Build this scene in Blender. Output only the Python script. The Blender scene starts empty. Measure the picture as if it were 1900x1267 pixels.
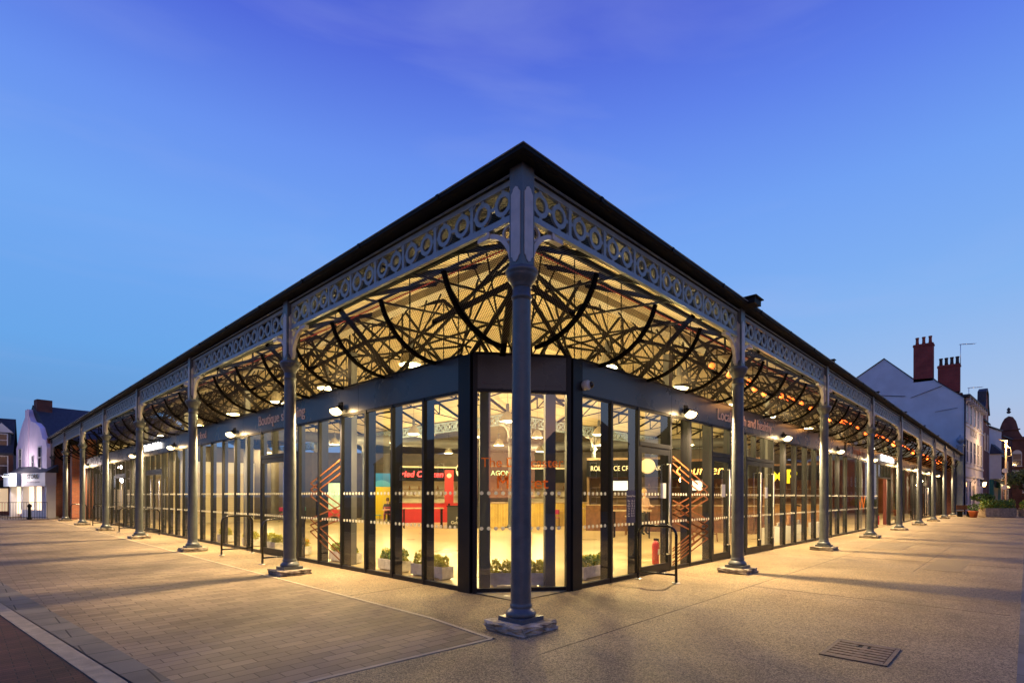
import bpy, bmesh, math, random
from mathutils import Vector, Matrix
R = math.radians
sc = bpy.context.scene
random.seed(7)

# ------------------------------------------------------------------ camera
cam_d = bpy.data.cameras.new("camera"); cam = bpy.data.objects.new("camera", cam_d)
sc.collection.objects.link(cam); sc.camera = cam
cam_d.sensor_width = 36.0; cam_d.lens = 18.774
cam_d.shift_x = 0.0; cam_d.shift_y = 0.15107
cam_d.clip_start = 0.1; cam_d.clip_end = 2000
cam.location = (-4.4478, -4.1256, 1.5)
cam.matrix_world = (Matrix.Translation(cam.location) @ Matrix.Rotation(R(-46.163), 4, 'Z')
                    @ Matrix.Rotation(R(90), 4, 'X') @ Matrix.Rotation(R(0.14), 4, 'Z'))

# ------------------------------------------------------------------ dusk sky
W = bpy.data.worlds.new("World"); sc.world = W; W.use_nodes = True
nt = W.node_tree; nt.nodes.clear()
N = nt.nodes.new; L = nt.links.new
def ramp(nt, stops, inp, interp='LINEAR'):
    r = nt.nodes.new('ShaderNodeValToRGB'); r.color_ramp.interpolation = interp
    e = r.color_ramp.elements
    e[0].position = stops[0][0]; e[0].color = (*stops[0][1], 1)
    e[1].position = stops[-1][0]; e[1].color = (*stops[-1][1], 1)
    for p, c in stops[1:-1]:
        x = e.new(p); x.color = (*c, 1)
    nt.links.new(inp, r.inputs[0]); return r.outputs[0]
tc = N('ShaderNodeTexCoord'); sep = N('ShaderNodeSeparateXYZ'); L(tc.outputs['Generated'], sep.inputs[0])
cool = ramp(nt, [(0.0, (.070, .21, .47)), (.08, (.078, .25, .56)), (.22, (.10, .34, .78)), (.40, (.145, .355, .86)), (.52, (.12, .265, .84)), (.64, (.062, .115, .68)), (.8, (.035, .07, .50))], sep.outputs[2])
warm = ramp(nt, [(0.0, (.50, .46, .56)), (.05, (.43, .48, .66)), (.14, (.34, .49, .77)), (.30, (.20, .42, .85)), (.45, (.145, .33, .87)), (.57, (.095, .20, .80)), (.68, (.058, .10, .64)), (.8, (.035, .07, .48))], sep.outputs[2])
pink = ramp(nt, [(0.0, (.95, .38, .24)), (.05, (.95, .44, .32)), (.12, (.70, .40, .40)), (.20, (.36, .37, .54)), (.35, (.14, .30, .66)), (.8, (.035, .08, .45))], sep.outputs[2])
def dotdir(v, lo, hi):
    d = N('ShaderNodeVectorMath'); d.operation = 'DOT_PRODUCT'; d.inputs[1].default_value = v
    L(tc.outputs['Generated'], d.inputs[0])
    m = N('ShaderNodeMapRange'); m.interpolation_type = 'SMOOTHSTEP'
    m.inputs[1].default_value = lo; m.inputs[2].default_value = hi
    L(d.outputs['Value'], m.inputs[0]); return m.outputs[0]
def mix(a, b, f):
    m = N('ShaderNodeMix'); m.data_type = 'RGBA'
    L(f, m.inputs[0]); L(a, m.inputs[6]); L(b, m.inputs[7]); return m.outputs[2]
c1 = mix(cool, warm, dotdir((.69, -.72, 0), -.55, .70))
c2 = mix(c1, pink, dotdir((-.60, -.80, 0), .1, .85))
# faint streaky cloud
mp = N('ShaderNodeMapping'); mp.inputs['Scale'].default_value = (1.0, 1.6, 6.5); mp.inputs['Rotation'].default_value = (.25, .1, 0)
L(tc.outputs['Generated'], mp.inputs[0])
nz = N('ShaderNodeTexNoise'); nz.inputs['Scale'].default_value = 1.3; nz.inputs['Detail'].default_value = 7
nz.inputs['Distortion'].default_value = .5
L(mp.outputs[0], nz.inputs['Vector'])
mr = N('ShaderNodeMapRange'); mr.inputs[1].default_value = .50; mr.inputs[2].default_value = .78; mr.inputs[4].default_value = .26
L(nz.outputs[0], mr.inputs[0])
cl = N('ShaderNodeRGB'); cl.outputs[0].default_value = (.40, .46, .82, 1)
c3 = mix(c2, cl.outputs[0], mr.outputs[0])
sky = N('ShaderNodeTexSky'); sky.sky_type = 'NISHITA'; sky.sun_disc = False
sky.sun_elevation = R(0.5); sky.sun_rotation = R(217)
bg1 = N('ShaderNodeBackground'); bg1.inputs[1].default_value = 1.0; L(c3, bg1.inputs[0])
bg2 = N('ShaderNodeBackground'); bg2.inputs[1].default_value = 0.05; L(sky.outputs[0], bg2.inputs[0])
add = N('ShaderNodeAddShader'); L(bg1.outputs[0], add.inputs[0]); L(bg2.outputs[0], add.inputs[1])
wo = N('ShaderNodeOutputWorld'); L(add.outputs[0], wo.inputs[0])

sc.view_settings.view_transform = 'Standard'; sc.view_settings.look = 'None'
sc.view_settings.exposure = 0.0; sc.view_settings.gamma = 1.0
sc.render.engine = 'CYCLES'
sc.cycles.max_bounces = 8; sc.cycles.diffuse_bounces = 3; sc.cycles.glossy_bounces = 4
sc.cycles.transparent_max_bounces = 24; sc.cycles.transmission_bounces = 4
sc.cycles.caustics_reflective = False; sc.cycles.caustics_refractive = False
sc.cycles.sample_clamp_indirect = 4.0; sc.cycles.use_denoising = True
sc.cycles.use_light_tree = True

WARM = (1.0, .76, .33); LAMPC = (1.0, .70, .36)
WALL_LAMP_W = 1500.0; PENDANT_W = 390.0

# ------------------------------------------------------------------ materials
MATS = {}
def pbsdf(m):
    return m.node_tree.nodes['Principled BSDF']
def mat(name, col, rough=.6, metal=0.0, var=.0, vscale=3.0, bump=0.0, bscale=60.0, spec=.5, emit=None, estr=0.0, col2=None):
    if name in MATS: return MATS[name]
    m = bpy.data.materials.new(name); m.use_nodes = True
    t = m.node_tree; b = pbsdf(m)
    b.inputs['Roughness'].default_value = rough; b.inputs['Metallic'].default_value = metal
    b.inputs['Specular IOR Level'].default_value = spec
    b.inputs['Base Color'].default_value = (*col, 1)
    co = t.nodes.new('ShaderNodeTexCoord')
    if var > 0 or col2:
        n = t.nodes.new('ShaderNodeTexNoise'); n.inputs['Scale'].default_value = vscale; n.inputs['Detail'].default_value = 6
        t.links.new(co.outputs['Object'], n.inputs['Vector'])
        c2_ = col2 or tuple(min(1, c*(1+var)) for c in col)
        c1_ = col if col2 else tuple(c*(1-var) for c in col)
        o = ramp(t, [(.32, c1_), (.68, c2_)], n.outputs[0]); t.links.new(o, b.inputs['Base Color'])
        rr = t.nodes.new('ShaderNodeMapRange'); rr.inputs[3].default_value = max(.02, rough-.10); rr.inputs[4].default_value = min(1, rough+.12)
        t.links.new(n.outputs[0], rr.inputs[0]); t.links.new(rr.outputs[0], b.inputs['Roughness'])
    if bump > 0:
        n2 = t.nodes.new('ShaderNodeTexNoise'); n2.inputs['Scale'].default_value = bscale; n2.inputs['Detail'].default_value = 4
        t.links.new(co.outputs['Object'], n2.inputs['Vector'])
        bp = t.nodes.new('ShaderNodeBump'); bp.inputs['Strength'].default_value = bump; bp.inputs['Distance'].default_value = .02
        t.links.new(n2.outputs[0], bp.inputs['Height']); t.links.new(bp.outputs[0], b.inputs['Normal'])
    if emit:
        b.inputs['Emission Color'].default_value = (*emit, 1); b.inputs['Emission Strength'].default_value = estr
    MATS[name] = m; return m

def brickmat(name, c1, c2, mortar, bw=.225, bh=.075, mort=.012, rough=.85, horizontal=False, bump=.5, var=.35, vs=1.2, spec=.3):
    if name in MATS: return MATS[name]
    m = bpy.data.materials.new(name); m.use_nodes = True; t = m.node_tree; b = pbsdf(m)
    co = t.nodes.new('ShaderNodeTexCoord'); s = t.nodes.new('ShaderNodeSeparateXYZ'); t.links.new(co.outputs['Object'], s.inputs[0])
    cb = t.nodes.new('ShaderNodeCombineXYZ')
    if horizontal:
        t.links.new(s.outputs[0], cb.inputs[0]); t.links.new(s.outputs[1], cb.inputs[1])
    else:
        a = t.nodes.new('ShaderNodeMath'); a.operation = 'ADD'
        t.links.new(s.outputs[0], a.inputs[0]); t.links.new(s.outputs[1], a.inputs[1])
        t.links.new(a.outputs[0], cb.inputs[0]); t.links.new(s.outputs[2], cb.inputs[1])
    br = t.nodes.new('ShaderNodeTexBrick'); br.inputs['Scale'].default_value = 1.0
    br.inputs['Brick Width'].default_value = bw; br.inputs['Row Height'].default_value = bh
    br.inputs['Mortar Size'].default_value = mort; br.inputs['Mortar Smooth'].default_value = .3
    br.inputs['Bias'].default_value = 0
    br.inputs['Color1'].default_value = (*c1, 1); br.inputs['Color2'].default_value = (*c2, 1); br.inputs['Mortar'].default_value = (*mortar, 1)
    t.links.new(cb.outputs[0], br.inputs['Vector'])
    n = t.nodes.new('ShaderNodeTexNoise'); n.inputs['Scale'].default_value = vs; n.inputs['Detail'].default_value = 8
    t.links.new(co.outputs['Object'], n.inputs['Vector'])
    mr = t.nodes.new('ShaderNodeMapRange'); mr.inputs[1].default_value = .3; mr.inputs[2].default_value = .7
    mr.inputs[3].default_value = 1-var; mr.inputs[4].default_value = 1+var; t.links.new(n.outputs[0], mr.inputs[0])
    mx = t.nodes.new('ShaderNodeVectorMath'); mx.operation = 'SCALE'
    t.links.new(br.outputs['Color'], mx.inputs[0]); t.links.new(mr.outputs[0], mx.inputs['Scale'])
    t.links.new(mx.outputs[0], b.inputs['Base Color'])
    b.inputs['Roughness'].default_value = rough; b.inputs['Specular IOR Level'].default_value = spec
    n3 = t.nodes.new('ShaderNodeTexNoise'); n3.inputs['Scale'].default_value = 90; t.links.new(co.outputs['Object'], n3.inputs['Vector'])
    mm = t.nodes.new('ShaderNodeMath'); mm.operation = 'MULTIPLY_ADD'; mm.inputs[1].default_value = -1.0
    t.links.new(br.outputs['Fac'], mm.inputs[0]); 
    m3 = t.nodes.new('ShaderNodeMath'); m3.operation = 'MULTIPLY'; m3.inputs[1].default_value = .5; t.links.new(n3.outputs[0], m3.inputs[0])
    t.links.new(m3.outputs[0], mm.inputs[2])
    bp = t.nodes.new('ShaderNodeBump'); bp.inputs['Strength'].default_value = bump; bp.inputs['Distance'].default_value = .01
    t.links.new(mm.outputs[0], bp.inputs['Height']); t.links.new(bp.outputs[0], b.inputs['Normal'])
    MATS[name] = m; return m

def glassmat(name, tint=(1, 1, 1), boost=1.9, rough=0.0):
    if name in MATS: return MATS[name]
    m = bpy.data.materials.new(name); m.use_nodes = True; t = m.node_tree; t.nodes.clear()
    g = t.nodes.new('ShaderNodeNewGeometry'); d = t.nodes.new('ShaderNodeVectorMath'); d.operation = 'DOT_PRODUCT'
    t.links.new(g.outputs['Normal'], d.inputs[0]); t.links.new(g.outputs['Incoming'], d.inputs[1])
    def M(op, a, b=None):
        n = t.nodes.new('ShaderNodeMath'); n.operation = op
        for i, v in enumerate((a, b)):
            if v is None: continue
            if isinstance(v, (int, float)): n.inputs[i].default_value = v
            else: t.links.new(v, n.inputs[i])
        return n.outputs[0]
    c = M('ABSOLUTE', d.outputs['Value']); s = M('SUBTRACT', 1.0, c); p = M('POWER', s, 5.0)
    p = M('POWER', s, 4.0); f = M('MULTIPLY_ADD', p, .50); f.node.inputs[2].default_value = .042*boost
    f = M('MINIMUM', f, 1.0)
    tr = t.nodes.new('ShaderNodeBsdfTransparent'); tr.inputs[0].default_value = (*tint, 1)
    gl = t.nodes.new('ShaderNodeBsdfGlossy'); gl.inputs['Roughness'].default_value = rough
    mx = t.nodes.new('ShaderNodeMixShader'); t.links.new(f, mx.inputs[0]); t.links.new(tr.outputs[0], mx.inputs[1]); t.links.new(gl.outputs[0], mx.inputs[2])
    o = t.nodes.new('ShaderNodeOutputMaterial'); t.links.new(mx.outputs[0], o.inputs[0])
    MATS[name] = m; return m

def meshscreenmat():
    m = bpy.data.materials.new('expanded_metal'); m.use_nodes = True; t = m.node_tree; b = pbsdf(m)
    b.inputs['Base Color'].default_value = (.035, .035, .04, 1); b.inputs['Roughness'].default_value = .5
    uv = t.nodes.new('ShaderNodeTexCoord'); s = t.nodes.new('ShaderNodeSeparateXYZ'); t.links.new(uv.outputs['UV'], s.inputs[0])
    def M(op, a, b=None):
        n = t.nodes.new('ShaderNodeMath'); n.operation = op
        for i, v in enumerate((a, b)):
            if v is None: continue
            if isinstance(v, (int, float)): n.inputs[i].default_value = v
            else: t.links.new(v, n.inputs[i])
        return n.outputs[0]
    u = M('MULTIPLY', s.outputs[0], 1/.052); v = M('MULTIPLY', s.outputs[1], 1/.030)
    a = M('PINGPONG', M('ADD', u, v), .5); c = M('PINGPONG', M('SUBTRACT', u, v), .5)
    mn = M('MINIMUM', a, c); al = M('LESS_THAN', mn, .125)
    t.links.new(al, b.inputs['Alpha']); return m

M_ground = mat('asphalt_far', (.10, .085, .07), .9, var=.3, vscale=.8, bump=.3, bscale=120)
def resin():
    m = bpy.data.materials.new('resin_bound_aggregate'); m.use_nodes = True; t = m.node_tree; b = pbsdf(m)
    co = t.nodes.new('ShaderNodeTexCoord')
    n1 = t.nodes.new('ShaderNodeTexNoise'); n1.inputs['Scale'].default_value = .55; n1.inputs['Detail'].default_value = 8
    v = t.nodes.new('ShaderNodeTexVoronoi'); v.inputs['Scale'].default_value = 110
    v2 = t.nodes.new('ShaderNodeTexVoronoi'); v2.inputs['Scale'].default_value = 38
    for x in (n1, v, v2): t.links.new(co.outputs['Object'], x.inputs['Vector'])
    base = ramp(t, [(.3, (.20, .145, .078)), (.5, (.265, .195, .108)), (.7, (.33, .25, .145))], n1.outputs[0])
    sepc = t.nodes.new('ShaderNodeSeparateXYZ'); t.links.new(v.outputs['Color'], sepc.inputs[0])
    k = t.nodes.new('ShaderNodeMapRange'); k.inputs[3].default_value = .35; k.inputs[4].default_value = 1.65; t.links.new(sepc.outputs[0], k.inputs[0])
    sepd = t.nodes.new('ShaderNodeSeparateXYZ'); t.links.new(v2.outputs['Color'], sepd.inputs[0])
    k2 = t.nodes.new('ShaderNodeMapRange'); k2.inputs[3].default_value = .82; k2.inputs[4].default_value = 1.18; t.links.new(sepd.outputs[0], k2.inputs[0])
    kk = t.nodes.new('ShaderNodeMath'); kk.operation = 'MULTIPLY'; t.links.new(k.outputs[0], kk.inputs[0]); t.links.new(k2.outputs[0], kk.inputs[1])
    sc_ = t.nodes.new('ShaderNodeVectorMath'); sc_.operation = 'SCALE'; t.links.new(base, sc_.inputs[0]); t.links.new(kk.outputs[0], sc_.inputs['Scale'])
    n5 = t.nodes.new('ShaderNodeTexNoise'); n5.inputs['Scale'].default_value = .22; n5.inputs['Detail'].default_value = 10; n5.inputs['Roughness'].default_value = .62; n5.inputs['Distortion'].default_value = .8
    v5 = t.nodes.new('ShaderNodeTexVoronoi'); v5.inputs['Scale'].default_value = 2.1
    for x in (n5, v5): t.links.new(co.outputs['Object'], x.inputs['Vector'])
    st = ramp(t, [(.36, (.62, .62, .64)), (.46, (.92, .92, .92)), (.60, (1.06, 1.05, 1.03)), (.72, (.85, .84, .83))], n5.outputs[0])
    gm = ramp(t, [(.035, (.50, .50, .52)), (.055, (1, 1, 1))], v5.outputs['Distance'])
    m5 = t.nodes.new('ShaderNodeVectorMath'); m5.operation = 'MULTIPLY'; t.links.new(st, m5.inputs[0]); t.links.new(gm, m5.inputs[1])
    m6 = t.nodes.new('ShaderNodeVectorMath'); m6.operation = 'MULTIPLY'; t.links.new(sc_.outputs[0], m6.inputs[0]); t.links.new(m5.outputs[0], m6.inputs[1])
    t.links.new(m6.outputs[0], b.inputs['Base Color']); b.inputs['Roughness'].default_value = .72; b.inputs['Specular IOR Level'].default_value = .35
    bp = t.nodes.new('ShaderNodeBump'); bp.inputs['Strength'].default_value = .9; bp.inputs['Distance'].default_value = .006
    t.links.new(v.outputs['Distance'], bp.inputs['Height']); t.links.new(bp.outputs[0], b.inputs['Normal'])
    return m
M_resin = resin()
M_block = brickmat('block_paving', (.25, .19, .125), (.165, .125, .082), (.095, .072, .048), .30, .145, .005, .8, True, .9, .42, .5)
M_clay = brickmat('clay_pavers', (.085, .036, .024), (.055, .025, .018), (.022, .017, .015), .21, .07, .005, .85, True, .8, .35, 2)
M_slab = brickmat('grey_slabs', (.16, .15, .145), (.12, .115, .11), (.05, .045, .04), .9, .6, .008, .8, True, .6, .25, 2)
M_flag = brickmat('flag_stones', (.12, .108, .09), (.16, .145, .12), (.04, .035, .03), .6, .45, .008, .8, True, .6, .25, 2)
M_kerb = mat('pale_granite_kerb', (.26, .22, .16), .75, var=.25, vscale=6, bump=.3)
M_edge = mat('pale_edging', (.38, .31, .21), .8, var=.15, vscale=5, bump=.3)
M_paint = mat('blue_grey_ironwork_paint', (.088, .100, .110), .36, var=.16, vscale=7, bump=.22, bscale=30)
M_light = mat('pale_ironwork_paint', (.46, .43, .42), .45, var=.12, vscale=8, bump=.1, bscale=40)
M_fret = mat('fretwork_paint', (.235, .295, .345), .42, var=.14, vscale=5, bump=.2, bscale=40)
M_black = mat('gutter_black', (.004, .0045, .006), .6, var=.3, vscale=4, spec=.15)
M_rib = mat('dark_steel', (.006, .005, .0045), .85, var=.3, vscale=4, spec=.04)
M_frame = mat('anthracite_frame', (.010, .010, .012), .4, var=.15, vscale=3, spec=.25)
M_fascia = mat('fascia_panel', (.040, .040, .048), .28, var=.15, vscale=1.2)
M_beam = mat('pale_steel_beam', (.40, .36, .28), .5, var=.15, vscale=3)
M_intcol = mat('interior_grey_steel', (.10, .10, .10), .5, var=.1)
M_stone = mat('weathered_stone', (.42, .36, .28), .85, col2=(.13, .10, .07), vscale=9, bump=1.0, bscale=28)
M_stone_pale = mat('weathered_stone_pale', (.62, .54, .42), .8, col2=(.14, .095, .055), vscale=6, bump=1.0, bscale=24)
M_slate = mat('roof_slate', (.035, .037, .045), .7, var=.45, vscale=7, bump=.8, bscale=14)
M_white = mat('white_paint', (.62, .61, .62), .55, var=.06, vscale=2)
M_steel = mat('brushed_steel', (.6, .57, .55), .3, metal=1.0)
M_glass = glassmat('shopfront_glass', (.955, .965, .95), 3.3)
M_mesh = meshscreenmat()
M_floor = mat('polished_concrete', (.38, .29, .155), .30, col2=(.56, .44, .25), vscale=.5, spec=.4)
M_brick = brickmat('red_brick', (.34, .10, .05), (.25, .07, .04), (.22, .17, .13), var=.25)
M_brickdark = brickmat('dark_red_brick', (.17, .05, .035), (.11, .038, .03), (.10, .08, .07), var=.3)
M_render = mat('pale_render', (.50, .60, .68), .8, var=.10, vscale=.9, bump=.2)
M_pink = mat('lilac_render', (.86, .72, .84), .75, var=.07, vscale=1.2)
M_dglass = mat('dark_window_glass', (.02, .025, .035), .06, spec=.8)
M_lit = mat('lit_shop_interior', (.8, .6, .4), .6, emit=(1, .74, .48), estr=1.7)
M_bulbw = mat('lamp_lens', (1, .9, .7), .4, emit=(1, .72, .32), estr=5)
M_pend = mat('pendant_lens', (1, .95, .8), .4, emit=(1, .86, .58), estr=2.4)
M_fest = mat('festoon_bulb', (1, .6, .3), .4, emit=(1, .11, .010), estr=6.5)
M_whitesign = mat('backlit_letters', (1, 1, 1), .4, emit=(1, .95, .88), estr=3.2)
M_redneon = mat('red_neon', (1, .05, .05), .4, emit=(1, .04, .05), estr=2.6)
M_lettering = mat('pale_pink_lettering', (.86, .66, .58), .5)
def vinyl(name, col, f=.5):
    m = mat(name, col, .5); t = m.node_tree; b = pbsdf(m); o = t.nodes['Material Output']
    tr = t.nodes.new('ShaderNodeBsdfTranslucent'); tr.inputs[0].default_value = (*col, 1)
    x = t.nodes.new('ShaderNodeMixShader'); x.inputs[0].default_value = f
    t.links.new(b.outputs[0], x.inputs[1]); t.links.new(tr.outputs[0], x.inputs[2]); t.links.new(x.outputs[0], o.inputs[0]); return m
M_orange = vinyl('orange_vinyl', (.85, .34, .04)); M_rust = vinyl('rust_vinyl', (.26, .09, .025), .18); M_dot = vinyl('white_vinyl', (.88, .86, .78), .45)
M_timber = mat('planter_timber', (.40, .30, .20), .7, var=.3, vscale=6, bump=.4)
M_cream = mat('cream_panel', (.62, .55, .40), .6, var=.08)
M_soil = mat('soil', (.03, .02, .015), .95, var=.3)

def ceilmat():
    m = bpy.data.materials.new('boarded_ceiling'); m.use_nodes = True; t = m.node_tree; b = pbsdf(m)
    co = t.nodes.new('ShaderNodeTexCoord'); s = t.nodes.new('ShaderNodeSeparateXYZ'); t.links.new(co.outputs['UV'], s.inputs[0])
    def M(op, a, b_=None):
        n = t.nodes.new('ShaderNodeMath'); n.operation = op
        for i, v in enumerate((a, b_)):
            if v is None: continue
            if isinstance(v, (int, float)): n.inputs[i].default_value = v
            else: t.links.new(v, n.inputs[i])
        return n.outputs[0]
    g = M('LESS_THAN', M('FRACT', M('MULTIPLY', s.outputs[1], 1/.62)), .035)
    g2 = M('LESS_THAN', M('FRACT', M('MULTIPLY', s.outputs[0], 1/3.17)), .012)
    gg = M('MAXIMUM', g, g2)
    mx = t.nodes.new('ShaderNodeMix'); mx.data_type = 'RGBA'; t.links.new(gg, mx.inputs[0])
    n1 = t.nodes.new('ShaderNodeTexNoise'); n1.inputs['Scale'].default_value = .8; n1.inputs['Detail'].default_value = 5
    t.links.new(co.outputs['Object'], n1.inputs['Vector'])
    o = ramp(t, [(.3, (.58, .48, .29)), (.7, (.72, .61, .40))], n1.outputs[0])
    t.links.new(o, mx.inputs[6]); mx.inputs[7].default_value = (.22, .18, .12, 1)
    t.links.new(mx.outputs[2], b.inputs['Base Color']); b.inputs['Roughness'].default_value = .7
    return m
M_ceil = ceilmat()

# ------------------------------------------------------------------ mesh building helpers
class MB:
    def __init__(s, f=None):
        s.v = []; s.f = []; s.m = []; s.map = f; s.cur = 0; s.sm = []; s.smooth = False; s.uv = {}
    def add(s, vs, fs):
        o = len(s.v); s.v += [tuple(v) for v in vs]
        for f in fs:
            s.f.append([i+o for i in f]); s.m.append(s.cur); s.sm.append(s.smooth)
    def box(s, x0, x1, y0, y1, z0, z1, M=None):
        vs = [Vector((x, y, z)) for z in (z0, z1) for y in (y0, y1) for x in (x0, x1)]
        if M: vs = [M @ v for v in vs]
        s.add(vs, [(0, 2, 3, 1), (4, 5, 7, 6), (0, 1, 5, 4), (2, 6, 7, 3), (0, 4, 6, 2), (1, 3, 7, 5)])
    def bar(s, a, b, w, h=None):                      # rectangular bar from a to b
        a = Vector(a); b = Vector(b); h = h or w; d = (b-a).normalized()
        up = Vector((0, 0, 1)) if abs(d.z) < .95 else Vector((1, 0, 0))
        sd = d.cross(up).normalized()*w/2; u = sd.cross(d).normalized()*h/2
        s.add([a-sd-u, a+sd-u, a+sd+u, a-sd+u, b-sd-u, b+sd-u, b+sd+u, b-sd+u],
              [(0, 1, 2, 3), (7, 6, 5, 4), (0, 4, 5, 1), (1, 5, 6, 2), (2, 6, 7, 3), (3, 7, 4, 0)])
    def tube(s, pts, r, n=8, closed=False):
        pts = [Vector(p) for p in pts]; rs = r if isinstance(r, (list, tuple)) else [r]*len(pts)
        rings = []; prev = None
        for i, p in enumerate(pts):
            d = (pts[min(i+1, len(pts)-1)]-pts[max(i-1, 0)]).normalized()
            if prev is None:
                up = Vector((0, 0, 1)) if abs(d.z) < .9 else Vector((1, 0, 0)); a = d.cross(up).normalized()
            else:
                a = (prev-d*prev.dot(d)).normalized()
            prev = a; b = d.cross(a)
            rings.append([p+(a*math.cos(t)+b*math.sin(t))*rs[i] for t in [2*math.pi*k/n for k in range(n)]])
        vs = [v for r_ in rings for v in r_]; fs = []
        for i in range(len(pts)-1):
            for k in range(n):
                fs.append((i*n+k, i*n+(k+1) % n, (i+1)*n+(k+1) % n, (i+1)*n+k))
        fs.append(tuple(range(n))); fs.append(tuple(range((len(pts)-1)*n, len(pts)*n)))
        sm = s.smooth; s.smooth = True; s.add(vs, fs); s.smooth = sm
        s.sm[-1] = s.sm[-2] = False
    def lathe(s, prof, c=(0, 0), n=24, z0=0):
        vs = []; fs = []
        for r, z in prof:
            vs += [(c[0]+r*math.cos(2*math.pi*k/n), c[1]+r*math.sin(2*math.pi*k/n), z+z0) for k in range(n)]
        for i in range(len(prof)-1):
            for k in range(n): fs.append((i*n+k, i*n+(k+1) % n, (i+1)*n+(k+1) % n, (i+1)*n+k))
        fs.append(tuple(range(n))); fs.append(tuple(range((len(prof)-1)*n, len(prof)*n)))
        sm = s.smooth; s.smooth = True; s.add(vs, fs); s.smooth = sm
        s.sm[-1] = s.sm[-2] = False
    def prism(s, poly, f0, f1):                       # poly of 2D points; f0/f1 map (a,b)->3D for the two caps
        n = len(poly); vs = [f0(*p) for p in poly]+[f1(*p) for p in poly]
        fs = [tuple(range(n)), tuple(range(2*n-1, n-1, -1))]+[(i, (i+1) % n, n+(i+1) % n, n+i) for i in range(n)]
        s.add(vs, fs)
    def quad(s, *p): s.add(p, [tuple(range(len(p)))])
    def build(s, name, mats, parent=None, recalc=True, bevel=0):
        me = bpy.data.meshes.new(name)
        vs = [s.map(*v) for v in s.v] if s.map else s.v
        me.from_pydata([tuple(v) for v in vs], [], s.f)
        for m in (mats if isinstance(mats, (list, tuple)) else [mats]): me.materials.append(m)
        me.polygons.foreach_set('material_index', s.m); me.polygons.foreach_set('use_smooth', s.sm)
        if recalc:
            bm = bmesh.new(); bm.from_mesh(me); bmesh.ops.recalc_face_normals(bm, faces=bm.faces); bm.to_mesh(me); bm.free()
        me.update()
        return link(name, me, parent, bevel)
def link(name, me, parent=None, bevel=0):
    o = bpy.data.objects.new(name, me); sc.collection.objects.link(o)
    if parent is not None: o.parent = parent
    if bevel:
        b = o.modifiers.new('bevel', 'BEVEL'); b.width = bevel; b.segments = 2; b.limit_method = 'ANGLE'
    return o
def tag(o, label=None, cat=None, group=None, kind=None):
    if label: o['label'] = label
    if cat: o['category'] = cat
    if group: o['group'] = group
    if kind: o['kind'] = kind
    return o
def empty(name, loc=(0, 0, 0), rz=0, label=None, cat=None, group=None):
    o = bpy.data.objects.new(name, None); sc.collection.objects.link(o); o.location = loc; o.rotation_euler = (0, 0, rz)
    o.empty_display_size = .2
    return tag(o, label, cat, group)
def copy_tree(o, parent=None):
    c = o.copy(); sc.collection.objects.link(c); c.parent = parent
    for ch in list(o.children): copy_tree(ch, c)
    return c
def text(name, body, size, loc, rot, m, ext=.01, parent=None, align='CENTER', xs=1.0, bold=0.0, shear=0.0):
    cu = bpy.data.curves.new(name, 'FONT'); cu.body = body; cu.size = size; cu.extrude = ext; cu.align_x = align; cu.align_y = 'CENTER'
    cu.offset = bold; cu.shear = shear; cu.space_line = .95
    o = bpy.data.objects.new(name, cu); sc.collection.objects.link(o)
    bpy.context.view_layer.update()
    me = bpy.data.meshes.new_from_object(o.evaluated_get(bpy.context.evaluated_depsgraph_get()))
    bpy.data.objects.remove(o); bpy.data.curves.remove(cu)
    me.materials.clear(); me.materials.append(m)
    me.transform(Matrix.Diagonal((xs, 1, 1, 1)))
    q = link(name, me, parent); q.location = loc; q.rotation_euler = rot
    return q
ROT_R = (R(90), 0, 0); ROT_L = (R(90), 0, R(-90)); ROT_C = (R(90), 0, R(-45))
fR = lambda s, d, z: (s, d, z)          # along right wall
fL = lambda s, d, z: (d, s, z)          # along left wall
SIDES = (('R', fR), ('L', fL))

# ------------------------------------------------------------------ ground
def sheet(name, pts, z, m):
    b = MB(); b.quad(*[(x, y, z) for x, y in pts]); o = b.build(name, m, recalc=False); tag(o, kind='structure'); return o
sheet('ground', [(-400, -400), (600, -400), (600, 600), (-400, 600)], -.012, M_ground)
sheet('paving', [(-20, -4.03), (120, -4.35), (120, 1.1), (1.1, 1.1), (1.1, 60), (-.36, 60), (-.36, 1.2), (-.50, -.12), (-3.3, .06), (-20, 1.2)], 0.0, M_resin)
sheet('slab_path', [(-20, -9), (120, -9), (120, -4.35), (-20, -4.03)], .0, M_slab)
sheet('block_paving', [(-.42, 60), (-.42, 1.2), (-.56, -.02), (-3.22, .12), (-3.22, .75), (-3.95, 9.2), (-5.6, 60)], .0, M_block)
sheet('flag_path', [(-3.22, .12), (-3.22, .75), (-3.95, 9.2), (-5.6, 60), (-6.1, 60), (-4.05, 6.6), (-3.46, 1.02), (-3.5, .12)], .0, M_flag)
sheet('brick_road', [(-3.64, .13), (-3.66, 1.15), (-4.22, 6.6), (-6.3, 60), (-40, 60), (-40, .9), (-20, .9)], .0, M_clay)
b = MB(); b.box(-3.66, -3.50, 0, 0, 0, 0)
kb = MB()
def strip(mb, pts, w, z0, z1):
    for (x0, y0), (x1, y1) in zip(pts[:-1], pts[1:]):
        mb.bar((x0, y0, (z0+z1)/2), (x1, y1, (z0+z1)/2), w, z1-z0)
strip(kb, [(-3.55, .14), (-3.57, 1.1), (-4.14, 6.6), (-6.2, 59)], .15, -.03, .006)
tag(kb.build('kerb', M_kerb), kind='structure')
eb = MB(); strip(eb, [(-.39, 40), (-.39, 1.2)], .05, -.02, .004); strip(eb, [(-.39, 1.2), (-.53, -.07)], .05, -.02, .005)
strip(eb, [(-.53, -.07), (-3.3, .09)], .05, -.02, .004)
tag(eb.build('paving_edging', M_edge), kind='structure')
jb = MB()
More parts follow.
